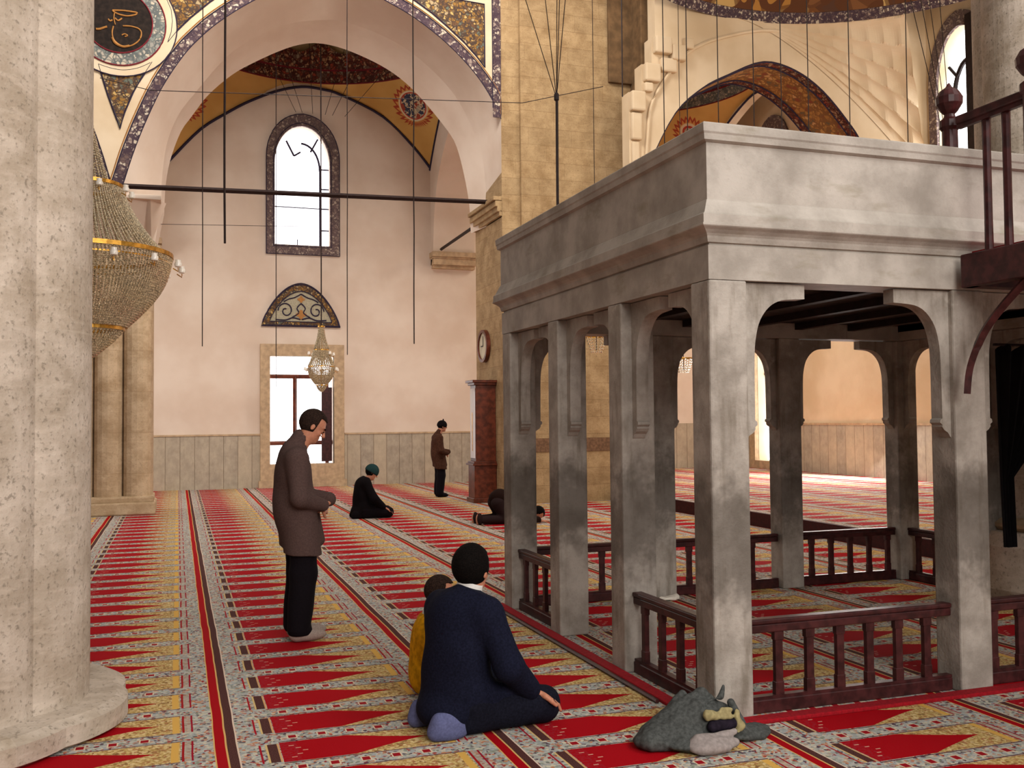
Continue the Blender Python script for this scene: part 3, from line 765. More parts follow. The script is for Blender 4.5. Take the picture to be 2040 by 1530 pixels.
# ================================================================== marble tribune on posts
TX0, TX1, TY0, TY1, ZB = 2.69, 6.98, 4.56, 8.07, 2.36
tb = tag(empty('marble_tribune', (TX0, TY0, 0)), 'grey marble tribune with moulded parapet carried on square posts', 'tribune')
def tob(mb, name, mat, smooth=False):
    mb.v = [(x-TX0, y-TY0, z) for x, y, z in mb.v]; o = mb.build(name, mat, tb, smooth); return o
def worldmat(name, src):
    return M[src]
def sweep(mb, prof, x0, x1, y0, y1):
    """rectangular moulding: prof = (outward offset, z), closed round the four sides"""
    rows = []
    for o, z in prof: rows.append([(x0-o, y0-o, z), (x1+o, y0-o, z), (x1+o, y1+o, z), (x0-o, y1+o, z)])
    return mb.grid(rows, closed=True)
# architrave (hollow)
mb = MB(); sweep(mb, [(0,2.36),(0,2.545),(-.012,2.548),(-.012,2.556),(.004,2.56),(.010,2.58),(.012,2.592)], TX0, TX1, TY0, TY1)
sweep(mb, [(0,2.36),(-.24,2.36),(-.24,2.60)], TX0, TX1, TY0, TY1)
tob(mb, 'architrave', 'marble_panel')
mb = MB(); sweep(mb, [(.012,2.592),(.020,2.605),(.040,2.622),(.062,2.635),(.066,2.640),(.066,2.650),(.060,2.653),(.060,2.700),(.055,2.703),(.045,2.712),(.012,2.785),(.006,2.79)], TX0, TX1, TY0, TY1)
tob(mb, 'cornice', 'marble_panel')
mb = MB(); sweep(mb, [(.006,2.79),(.006,3.098),(.012,3.10)], TX0, TX1, TY0, TY1); sweep(mb, [(-.10,2.7),(-.10,3.15)], TX0, TX1, TY0, TY1)
tob(mb, 'parapet', 'marble_panel')
mb = MB(); sweep(mb, [(.012,3.10),(.030,3.108),(.034,3.14),(.040,3.15),(.042,3.192),(.036,3.20),(-.12,3.20),(-.12,3.14)], TX0, TX1, TY0, TY1)
tob(mb, 'coping', 'marble_panel')
mb = MB()
for k in range(22): mb.box(TX0+.2, TX1-.2, TY0+.22+k*.143, TY0+.22+k*.143+.135, 2.50, 2.53)
for k in range(7): mb.box(TX0+.45+k*.6, TX0+.53+k*.6, TY0+.2, TY1-.2, 2.44, 2.50)
tob(mb, 'board_ceiling', 'wood_black')
mb = MB()
rj = random.Random(4)
for k in range(64):
    x = TX0+.25+k*.063; mb.box(x, x+.04, TY1-.262, TY1-.242, 2.555-rj.random()*.04, 2.62)
tob(mb, 'ragged_fringe', 'wood_black')
def post_mb(s=.235, d=.20, h=2.36):
    b = .012; mb = MB(); mb.box(0, s, 0, d, 0, h, bev=b); return mb
POSTS = [(2.69,4.56),(4.325,4.56),(5.80,4.56),(2.69,5.66),(2.69,6.765),(2.69,7.865),(4.03,7.865),(5.385,7.865),(6.745,7.865),(6.745,6.765),(6.745,5.66)]
for (x, y) in POSTS:
    mb = post_mb(); mb.v = [(a+x, b+y, c) for a, b, c in mb.v]; tob(mb, 'post', 'marble_post')
# brackets under the architrave; profile in (distance from post, z)
BP = [(0,2.355),(.395,2.355),(.395,2.275)] + smoothline([(.34,2.272),(.24,2.262),(.165,2.225),(.105,2.15),(.075,2.05),(.065,1.93),(.062,1.62)], 4) + [(.062,1.60),(.075,1.592),(.078,1.575),(.062,1.562),(.064,1.55),(.050,1.532),(.022,1.515),(.006,1.490),(0,1.486)]
def bracket(x, y, dx, dy):
    n = len(BP); mb = MB(); th = .085
    tri = tessellate_polygon([[Vector((a, b, 0)) for a, b in BP]])
    def P(d, z, s): return (x+dx*d+(s if dy else 0), y+dy*d+(s if dx else 0), z)
    vs = [P(a, b, -th/2) for a, b in BP]+[P(a, b, th/2) for a, b in BP]
    mb.add(vs, [tuple(t) for t in tri]+[tuple(i+n for i in t[::-1]) for t in tri]+[(i, (i+1) % n, (i+1) % n+n, i+n) for i in range(n)])
    tob(mb, 'bracket', 'marble_post')
def nb(x, y):
    yc = y+.10; xc = x+.1175
    r = []
    front = abs(y-4.56) < .01; back = abs(y-7.865) < .01; left = abs(x-2.69) < .01; right = abs(x-6.745) < .01
    if front or back:
        if not right: bracket(x+.235, yc-(.02 if front else 0), 1, 0)
        if not left: bracket(x, yc-(.02 if front else 0), -1, 0)
    if left or right:
        if not back: bracket(xc, y+.20, 0, 1)
        if not front: bracket(xc, y, 0, -1)
for x, y in POSTS: nb(x, y)
# sockets of red carpet edging round the foot
mb = MB(); mb.box(2.66, 7.0, 4.47, 4.56, 0, .022, bev=.006); mb.box(2.60, 2.685, 4.47, 8.1, 0, .022, bev=.006)
eg = mb.build('carpet_edging', 'red_cloth'); tag(eg, 'narrow red carpet edging laid along the foot of the marble tribune', 'carpet edging')
mb = MB(); mb.tube([(2.575,8.0,.014),(2.575,5.0,.014)], .013, 6); rl = mb.build('cable_trunking', 'wood_dark'); tag(rl, 'thin dark strip along the carpet on the left side of the tribune', 'floor strip')

# ---- low wooden railings between the posts
def railing(p0, p1, nbal, label, hand=.51, thick=.055, name='wooden_railing', xs=None):
    p0 = Vector((*p0, 0)); p1 = Vector((*p1, 0)); L = (p1-p0).length; ang = math.atan2(p1.y-p0.y, p1.x-p0.x)
    r = empty(name, tuple(p0), ang, label, 'railing', 'low wooden railings of the tribune')
    mb = MB(); mb.box(0, L, -thick/2-.008, thick/2+.008, hand-.028, hand, bev=.008); mb.box(0, L, -thick/2, thick/2, hand-.075, hand-.03, bev=.006); mb.build('handrail', 'wood_dark', r)
    mb = MB(); mb.box(0, L, -.03, .03, .0, .075, bev=.008); mb.box(0, L, -.022, .022, .075, .09); mb.build('bottom_rail', 'wood_dark', r)
    for x in (xs or [L*(k+.5)/nbal for k in range(nbal)]):
        mb = MB(); mb.box(x-.028, x+.028, -.018, .018, .085, .16, bev=.004); mb.box(x-.024, x+.024, -.016, .016, .155, .39, bev=.004); mb.box(x-.030, x+.030, -.018, .018, .385, .44, bev=.004); mb.build('baluster', 'wood_dark', r)
    return r
railing((2.925,4.66), (4.325,4.66), 6, 'low dark wooden railing between the two front posts of the tribune', xs=[.22+.203*k for k in range(6)])
railing((4.56,4.66), (5.80,4.66), 6, 'low dark wooden railing right of the right front post')
railing((2.78,5.66), (2.78,4.76), 4, 'low wooden railing on the left side, nearest bay beside the grey coat')
railing((2.78,7.865), (2.78,6.965), 4, 'low wooden railing on the left side, far bay of the tribune')
railing((2.925,7.965), (4.03,7.965), 5, 'low railing at the back left bay, seen between the left posts', xs=[.2+.223*k for k in range(4)])
railing((4.265,7.965), (5.385,7.965), 5, 'low railing at the back behind the front left post', xs=[.18+.223*k for k in range(4)])
railing((5.62,7.965), (6.745,7.965), 5, 'low railing across the back, framed by the front opening', xs=[.155+.223*k for k in range(5)])
railing((6.86,7.865), (6.86,6.965), 4, 'low railing on the right side, next to the back right post')

# ---- wooden landing with rail at the upper right
ld = tag(empty('wooden_landing', (4.30, 4.50, 0)), 'dark red wooden landing with railing fixed to the right end of the marble parapet', 'landing')
def lob(mb, name, mat): mb.v = [(x-4.30, y-4.50, z) for x, y, z in mb.v]; return mb.build(name, mat, ld)
lob(MB().box(4.33, 4.40, 2.2, 4.50, 2.36, 2.555, bev=.008), 'side_beam', 'wood_dark')
mb = MB()
for k in range(16): mb.box(4.34, 6.4, 2.2+k*.142, 2.2+k*.142+.136, 2.40, 2.43)
mb.box(4.34, 6.4, 4.40, 4.49, 2.36, 2.44)
lob(mb, 'deck', 'wood_dark')
lob(MB().box(4.40, 6.4, 2.2, 4.48, 2.56, 2.575).box(5.2, 5.23, 2.2, 4.48, 2.56, 2.82), 'red_carpet', 'red_cloth')
mb = MB(); mb.box(4.315, 4.375, 2.2, 4.50, 3.325, 3.375, bev=.01); mb.box(4.33, 4.36, 2.2, 4.50, 3.30, 3.33); lob(mb, 'handrail', 'wood_dark')
for y in (4.31, 4.17, 3.99, 3.85): lob(MB().tube([(4.36,y,2.55),(4.36,y,2.75),(4.36,y,3.15),(4.36,y,3.31)], [.024,.022,.022,.024], 8), 'baluster', 'wood_dark')
def newel(x, y, z0):
    mb = MB(); mb.lathe([(.045,z0),(.045,z0+.60),(.06,z0+.62),(.06,z0+.66),(.035,z0+.68),(.030,z0+.70),(.05,z0+.72),(.075,z0+.76),(.078,z0+.80),(.055,z0+.84),(.02,z0+.865),(.006,z0+.89)], (x, y, 0), 16); lob(mb, 'newel_post', 'wood_dark')
newel(4.375, 4.60, 2.72); newel(4.345, 3.98, 2.74)
br = smoothline([(4.30,4.44,1.74),(4.31,4.42,1.90),(4.33,4.34,2.08),(4.35,4.22,2.22),(4.37,4.06,2.36)], 6)
lob(MB().tube(br, .026, 4), 'curved_brace', 'wood_dark')

# ================================================================== clocks
ck = tag(empty('longcase_clock', (5.62, 18.25, 0)), 'tall brown longcase clock with a glass front standing against the stone pier', 'clock')
def cb(name, mat, *b, bev=.006):
    mb = MB()
    for q in b: mb.box(*q, bev=bev)
    return mb.build(name, mat, ck)
cb('plinth', 'wood_brown', (-.22,.26,-.24,.24,0,.09), (-.19,.26,-.21,.21,.09,.72))
cb('waist_moulding', 'wood_brown', (-.23,.26,-.25,.25,.72,.76), (-.20,.26,-.22,.22,.76,.80))
cb('case', 'wood_brown', (-.15,.26,-.18,.18,.80,2.28))
cb('hood_moulding', 'wood_brown', (-.19,.27,-.22,.22,2.28,2.33), (-.23,.28,-.26,.26,2.33,2.38))
M['clock_glass_glare'] = plain('clock_glass_glare', C(250,250,252), .02, 5, .06, 0, spec=1.0)  # white base colour paints the window's reflection onto the glass door
gl = cb('glass_door', 'clock_glass_glare', (-.165,-.150,-.15,.15,.86,2.22))
MB().box(-.172,-.165,-.012,.012,1.0,1.75).build('pendulum', 'gold', gl)
wc = tag(empty('wall_clock', (5.86, 18.70, 3.09)), 'oval-looking round wall clock with pale dial hung on the side of the stone pier', 'clock')
def yzdisc(r, x0, x1, hole=0):
    mb = MB(); lo = [[(r*math.cos(k*math.pi/20), r*math.sin(k*math.pi/20)) for k in range(40)]]
    if hole: lo.append([(hole*math.cos(-k*math.pi/20), hole*math.sin(-k*math.pi/20)) for k in range(40)])
    plate(mb, lo, x0, x1-x0, 'x'); return mb
M['dial'] = plain('dial', C(196,186,160), .05, 10, .5, 0)
yzdisc(.33, -.06, .02, .27).build('rim', 'wood_brown', wc); yzdisc(.275, -.03, 0).build('dial', 'dial', wc)
mb = MB(); mb.box(-.04,-.035,-.01,.01,0,.2); mb.box(-.04,-.035,0,.14,-.01,.01); mb.build('hands', 'iron', wc)
# ================================================================== people: smooth-blended volumes meshed as one skin
class Field:
    def __init__(s, lo, hi, h):
        s.lo = np.array(lo, float); s.h = h; s.n = (np.ceil((np.array(hi)-s.lo)/h)).astype(int)+1
        s.D = np.full(s.n, .5, np.float32)
        s.ax = [(s.lo[i]+h*np.arange(s.n[i])).astype(np.float32) for i in range(3)]
    def sub(s, bl, bh, m):
        i0 = np.clip(np.floor((np.array(bl)-m-s.lo)/s.h).astype(int), 0, s.n-1); i1 = np.clip(np.ceil((np.array(bh)+m-s.lo)/s.h).astype(int)+1, 1, s.n)
        sl = tuple(slice(a, b) for a, b in zip(i0, i1))
        X, Y, Z = s.ax[0][sl[0]][:, None, None], s.ax[1][sl[1]][None, :, None], s.ax[2][sl[2]][None, None, :]
        return sl, X, Y, Z
    def join(s, sl, d, k):
        a = s.D[sl]; hh = np.maximum(k-np.abs(a-d), 0)/k
        s.D[sl] = np.minimum(a, d)-hh*hh*k*.25
    def cap(s, a, b, ra, rb=None, k=.03, flat=None):
        rb = ra if rb is None else rb; a = np.array(a, float); b = np.array(b, float); R = max(ra, rb)
        sl, X, Y, Z = s.sub(np.minimum(a, b)-R, np.maximum(a, b)+R, k+4*s.h)
        v = b-a; L = max(v@v, 1e-9)
        t = np.clip(((X-a[0])*v[0]+(Y-a[1])*v[1]+(Z-a[2])*v[2])/L, 0, 1)
        d = np.sqrt((X-a[0]-t*v[0])**2+(Y-a[1]-t*v[1])**2+(Z-a[2]-t*v[2])**2)-(ra+(rb-ra)*t)
        s.join(sl, d, k); return s
    def ell(s, c, r, k=.04, axes=None, cut=None):
        c = np.array(c, float); R = max(r)
        sl, X, Y, Z = s.sub(c-R, c+R, k+4*s.h)
        x, y, z = X-c[0], Y-c[1], Z-c[2]
        if axes is not None:
            A = [np.array(a, float) for a in axes]; x, y, z = [x*a[0]+y*a[1]+z*a[2] for a in A]
        k0 = np.sqrt((x/r[0])**2+(y/r[1])**2+(z/r[2])**2); k1 = np.sqrt((x/r[0]**2)**2+(y/r[1]**2)**2+(z/r[2]**2)**2)+1e-9
        d = k0*(k0-1)/k1
        if cut is not None: d = np.maximum(d, cut(x, y, z))
        s.join(sl, d.astype(np.float32), k); return s
    def carve(s, c, r, k=.01):
        c = np.array(c, float); sl, X, Y, Z = s.sub(c-r, c+r, k+3*s.h)
        d = r-np.sqrt((X-c[0])**2+(Y-c[1])**2+(Z-c[2])**2); a = s.D[sl]; hh = np.maximum(k-np.abs(a-d), 0)/k
        s.D[sl] = np.maximum(a, d)+hh*hh*k*.25; return s
    def full(s, fn):
        X, Y, Z = s.ax[0][:, None, None], s.ax[1][None, :, None], s.ax[2][None, None, :]
        s.D = fn(s.D, X, Y, Z).astype(np.float32); return s
    def folds(s, amp, f=22, seed=0):
        r = np.random.RandomState(seed); P = r.uniform(-1, 1, (5, 3)); ph = r.uniform(0, 6, 5)
        def fn(D, X, Y, Z):
            t = 0
            for i in range(5): t = t + np.sin((P[i, 0]*X+P[i, 1]*Y+P[i, 2]*Z*.8)*f*(1+.4*i)+ph[i]+1.3*np.sin(X*9+Z*7+i))/(1+.4*i)
            return D+amp*t*.45
        return s.full(fn)
    def mesh(s, name, mat, parent=None):
        D = s.D.copy(); D[0] = D[-1] = .5; D[:, 0] = D[:, -1] = .5; D[:, :, 0] = D[:, :, -1] = .5
        S_ = D < 0; cn = s.n-1; tot = int(np.prod(cn)); acc = np.zeros((tot, 3)); cnt = np.zeros(tot); quads = []
        st = (cn[1]*cn[2], cn[2], 1)
        for a in range(3):
            s0 = [slice(None)]*3; s1 = [slice(None)]*3; s0[a] = slice(0, -1); s1[a] = slice(1, None)
            A, B = D[tuple(s0)], D[tuple(s1)]; I = np.argwhere(S_[tuple(s0)] != S_[tuple(s1)])
            va, vb = A[tuple(I.T)], B[tuple(I.T)]; t = va/(va-vb); P = I.astype(float); P[:, a] += t
            o1, o2 = [q for q in range(3) if q != a]
            ids = []
            for d1, d2 in ((0,0),(1,0),(1,1),(0,1)):
                J = I.copy(); J[:, o1] -= d1; J[:, o2] -= d2
                ids.append(J[:, 0]*st[0]+J[:, 1]*st[1]+J[:, 2]*st[2])
            for q in ids:
                for c in range(3): acc[:, c] += np.bincount(q, P[:, c], tot)
                cnt += np.bincount(q, minlength=tot)
            Q = np.stack(ids, 1); fl = (va < 0) ^ (a == 1); Q[~fl] = Q[~fl][:, ::-1]; quads.append(Q)
        Q = np.concatenate(quads); used = cnt > 0; vid = np.cumsum(used)-1
        V_ = acc[used]/cnt[used][:, None]*s.h+s.lo; Fq = vid[Q]
        me = bpy.data.meshes.new(name); me.vertices.add(len(V_)); me.vertices.foreach_set('co', V_.ravel())
        me.loops.add(Fq.size); me.loops.foreach_set('vertex_index', Fq.ravel()); me.polygons.add(len(Fq))
        me.polygons.foreach_set('loop_start', np.arange(0, Fq.size, 4)); me.polygons.foreach_set('loop_total', np.full(len(Fq), 4))
        me.update(calc_edges=True); me.validate(); me.polygons.foreach_set('use_smooth', [True]*len(me.polygons))
        return link(name, me, mat, parent)
def nrm(v): v = np.array(v, float); return v/np.linalg.norm(v)
def rotz(v, a): return np.array([v[0]*math.cos(a)-v[1]*math.sin(a), v[0]*math.sin(a)+v[1]*math.cos(a), v[2]])
def add_hand(F, w_, d, nrm_, side, curl=.5, sc_=1.0):
    d = nrm(d); n = nrm(np.array(nrm_)-d*np.dot(nrm_, d)); s = np.cross(d, n)*side; w_ = np.array(w_, float)
    F.ell(w_+d*.052*sc_, (.052*sc_, .041*sc_, .017*sc_), .012, (d, s, n))
    for i, (o, L) in enumerate(((-.031,.055),(-.011,.068),(.011,.073),(.031,.066))):
        b = w_+d*.088*sc_+s*o*sc_; c1 = curl*(.5+.06*i)
        e1 = nrm(d*math.cos(c1)-n*math.sin(c1)+s*o*.8); m = b+e1*L*.52*sc_
        c2 = c1+curl*1.0; e2 = nrm(d*math.cos(c2)-n*math.sin(c2)+s*o*.4); t = m+e2*L*.48*sc_
        F.cap(b-d*.02, b, .0098*sc_, .0095*sc_, .006); F.cap(b, m, .0095*sc_, .0088*sc_, .003); F.cap(m, t, .0088*sc_, .0075*sc_, .003)
    b = w_+d*.028*sc_+s*.034*sc_; m = b+nrm(d*.65+s*.7-n*.2)*.038*sc_; t = m+nrm(d*.95+s*.15-n*.2)*.030*sc_
    F.cap(w_+d*.02, b, .014*sc_, .013*sc_, .01); F.cap(b, m, .0125*sc_, .011*sc_, .005); F.cap(m, t, .011*sc_, .009*sc_, .004)
def add_head(F, c, f, u, sc_=1.0):
    f = nrm(f); u = nrm(np.array(u)-f*np.dot(u, f)); r = np.cross(f, u); c = np.array(c, float); A = (f, r, u); q = lambda a, b, e: c+(f*a+r*b+u*e)*sc_
    F.ell(q(-.012,0,.030), (.098*sc_, .077*sc_, .094*sc_), .03, A)
    F.ell(q(.022,0,-.045), (.066*sc_, .058*sc_, .072*sc_), .03, A)
    F.ell(q(.068,0,-.088), (.022*sc_, .024*sc_, .018*sc_), .02, A)
    F.ell(q(.070,0,.032), (.020*sc_, .052*sc_, .010*sc_), .015, A)
    F.cap(q(.088,0,.020), q(.112,0,-.018), .009*sc_, .013*sc_, .010)
    for s in (-1, 1):
        F.ell(q(.058, s*.040, -.022), (.022*sc_, .018*sc_, .016*sc_), .015, A)
        F.ell(q(.100, s*.011, -.022), (.010*sc_, .008*sc_, .007*sc_), .008, A)
        F.carve(q(.092, s*.030, .008), .013*sc_, .010)
        F.ell(q(-.008, s*.079, -.004), (.018*sc_, .008*sc_, .032*sc_), .006, A)
        F.ell(q(.077, s*.030, .007), (.011*sc_, .013*sc_, .009*sc_), .003, A)
    F.ell(q(.086,0,-.048), (.011*sc_, .024*sc_, .0055*sc_), .006, A); F.ell(q(.084,0,-.061), (.011*sc_, .020*sc_, .006*sc_), .006, A)
    return f, r, u
def hair_mesh(c, f, u, mat, parent, h, sc_=1.0, thick=.012, name='hair', low=-.055, front=.012, hairline=.075, bald=0):
    f = nrm(f); u = nrm(np.array(u)-f*np.dot(u, f)); r = np.cross(f, u); c = np.array(c, float); cc = c+(f*-.012+u*.030)*sc_
    H = Field(cc-.16*sc_, cc+.16*sc_, h)
    def cut(x, y, z):   # keeps the cap of hair: above the hairline, or behind the ears
        a = (front*sc_-x)                       # >0 behind
        keep = np.minimum(np.maximum(x-front*sc_, (low-.03)*sc_-z), (hairline-.030)*sc_-z+np.maximum(x, 0)*.10+np.abs(y)*.15)
        return keep
    H.ell(cc, ((.098+thick)*sc_, (.077+thick)*sc_, (.094+thick)*sc_), .004, (f, r, u), cut)
    H.folds(.0012, 90, 3)
    return H.mesh(name, mat, parent)
def eyes(c, f, u, parent, h, sc_=1):
    f = nrm(f); u = nrm(np.array(u)-f*np.dot(u, f)); r = np.cross(f, u); c = np.array(c)
    for s in (-1, 1):
        mb = MB(); p = c+(f*.087+r*s*.030+u*.006)*sc_; mb.lathe([(.001,-.005),(.008,-.003),(.010,0),(.008,.003),(.001,.005)], tuple(p), 10); mb.build('eye', 'hair_black', parent, True)
        a = c+(f*.094+r*s*.014+u*.026)*sc_; b = c+(f*.080+r*s*.048+u*.030)*sc_; MB().tube([a, (a+b)/2+f*.004+u*.004, b], [.003,.005,.003], 6).build('eyebrow', 'hair_black', parent, True)
def cloth(name, c, var=.10, sc_=90, bump=.3, rough=.95): M[name] = plain(name, c, var, sc_, rough, bump, .002, spec=.08)
cloth('coat_brown', C(82,64,60)); cloth('trouser_black', C(20,16,20)); cloth('jacket_navy', C(22,24,40), .2); cloth('trouser_navy', C(22,23,34), .2)
cloth('sock_blue', C(92,96,132)); cloth('sock_grey', C(150,134,124)); cloth('jacket_yellow', C(196,140,20), .2, 30); cloth('shirt_white', C(216,212,206), .03)
cloth('coat_black', C(16,12,14)); cloth('knit_teal', C(34,58,58), .15, 120); cloth('coat_tan', C(72,46,34), .2, 30); cloth('knit_black', C(20,16,18)); cloth('coat_umber', C(34,20,16)); cloth('trouser_grey', C(44,32,32))
cloth('coat_slate', C(76,78,76), .2, 60)
M['hair_black'] = plain('hair_black', C(15,11,9), .4, 140, .9, .8, spec=.08); M['hair_brown'] = plain('hair_brown', C(46,33,27), .4, 140, .9, .8, spec=.08)
M['skin'] = plain('skin', C(190,128,100), .06, 60, .6, .1, .001); M['skin'].node_tree.nodes['Principled BSDF'].inputs['Subsurface Weight'].default_value = .08

def standing(name, loc, rz, label, h, mats, sc_=1.0, cap=None, headc=(.095,0,1.575), tilt=.60, spread=1.0, group=None):
    """upright man, head bowed, hands folded at the waist; mats = coat, trousers, hair, socks"""
    root = empty(name, loc, rz, label, 'person', group); root.scale = (sc_,)*3
    f = np.array([math.cos(tilt), 0, -math.sin(tilt)]); u = np.array([math.sin(tilt), 0, math.cos(tilt)])
    B = Field((-.30,-.36,-.02), (.42,.36,1.80), h)
    add_head(B, headc, f, u)
    B.cap((-.03,0,1.38), (headc[0]-.045,0,headc[2]-.07), .060, .054, .03)
    B.ell((-.035,0,1.20), (.105,.16,.22), .05).ell((-.02,0,.94), (.11,.145,.18), .05)
    for s in (-1, 1):
        B.cap((-.04,0,1.36), (-.04,s*.17,1.34), .05, .05, .04)
        wr_ = (.150,-.105,.975) if s < 0 else (.225,.055,1.0)
        B.cap((-.04,s*.18,1.34), (-.03,s*.235,1.07), .045, .036, .03).cap((-.03,s*.235,1.07), wr_, .036, .024, .02)
        B.cap((0,s*.085,.86), (.0,s*.09,.47), .075, .050, .04).cap((0,s*.09,.47), (-.05,s*.085,.10), .048, .032, .03)
        B.ell((.03,s*.085,.045), (.12,.040,.036), .03)
    add_hand(B, (.140,-.105,.97), (.55,.82,-.10), (.8,-.5,.25), 1, .7); add_hand(B, (.205,.055,.995), (-.45,-.85,-.1), (.7,-.4,.4), -1, .6)
    B.mesh('body', 'skin', root); eyes(headc, f, u, root, h)
    K = Field((-.34,-.42,.58), (.42,.42,1.66), h)
    K.ell((-.050,0,1.20), (.138,.195,.26), .06).ell((-.040,0,.98), (.150,.19,.24), .06)
    for s in (-1, 1): K.cap((-.02,s*.075,1.02), (.01,s*.085,.62), .128, .140, .05)
    for s in (-1, 1):
        K.cap((-.05,0,1.385), (-.045,s*.165,1.345), .075, .078, .05)
        K.cap((-.045,s*.175,1.34), (-.045,s*.245,1.06), .078, .066, .04); K.cap((-.045,s*.245,1.06), (.145,-.135,.995) if s < 0 else (.235,.085,1.02), .066, .052, .03)
    K.cap((-.035,0,1.42), (.012,0,1.49), .080, .072, .03)
    K.cap((.10,.06,.95), (.15,.07,.72), .05, .05, .05)
    K.folds(.0075, 15, 2)
    hc = np.array(headc)
    def hollow(D, X, Y, Z):
        D = np.maximum(D, .665+.03*np.sin(Y*9)-.06*X-Z)
        ax = np.array([.45,0,.89]); 
        d = np.sqrt((X-.02-(Z-1.46)*.5)**2+Y**2)-.060
        D = np.where(Z > 1.44, np.maximum(D, -d), D)
        opening = np.maximum(np.abs(Y-.012)-.006, .03-X)
        return np.maximum(D, -opening-.0)
    K.full(hollow); K.mesh('coat', mats[0], root)
    T = Field((-.22,-.24,.03), (.24,.24,.92), h)
    for s in (-1, 1):
        T.cap((.01,s*.075,.72), (.01,s*.085,.50), .105, .098, .03).cap((.01,s*.085,.50), (-.025,s*.085,.10), .098, .088, .03)
        T.cap((-.02,s*.085,.10), (.015,s*.085,.075), .075, .06, .02)
    T.folds(.006, 14, 5); T.full(lambda D, X, Y, Z: np.maximum(D, .05-Z)); T.mesh('trousers', mats[1], root)
    for s in (-1, 1):
        dx = .035 if s > 0 else 0
        S2 = Field((-.16,s*.09-.08,-.005), (.28,s*.09+.08,.14), h*.8); S2.ell((.045+dx,s*.09,.045), (.135,.050,.044), .02).cap((-.04,s*.085,.05), (-.04,s*.085,.12), .045, .04, .03)
        S2.full(lambda D, X, Y, Z: np.maximum(D, .002-Z)); S2.mesh('sock', mats[3], root)
    hair_mesh(headc, f, u, mats[2], root, h*.8, 1, .010, low=-.07, front=.028, hairline=.070)
    if cap:
        Q = hair_mesh(headc, f, u, cap, root, h*.8, 1, .020, 'knit_cap', low=-.01, front=.2, hairline=.060)
        if cap == 'knit_black': MB().tube([np.array(headc)+u*.135, np.array(headc)+u*.175], [.02,.012], 8).build('cap_tip', cap, Q, True)
    return root
standing('person', (.865,7.40,0), .05, 'man in a dark brown coat and black trousers standing with bowed head and folded hands', .0075, ('coat_brown','trouser_black','hair_brown','sock_grey'))
standing('person', (5.19,19.78,0), .02, 'distant man in brown jacket and black knitted cap standing near the longcase clock', .014, ('coat_tan','trouser_black','hair_black','trouser_black'), .92, 'knit_black', (.07,0,1.60), .15)

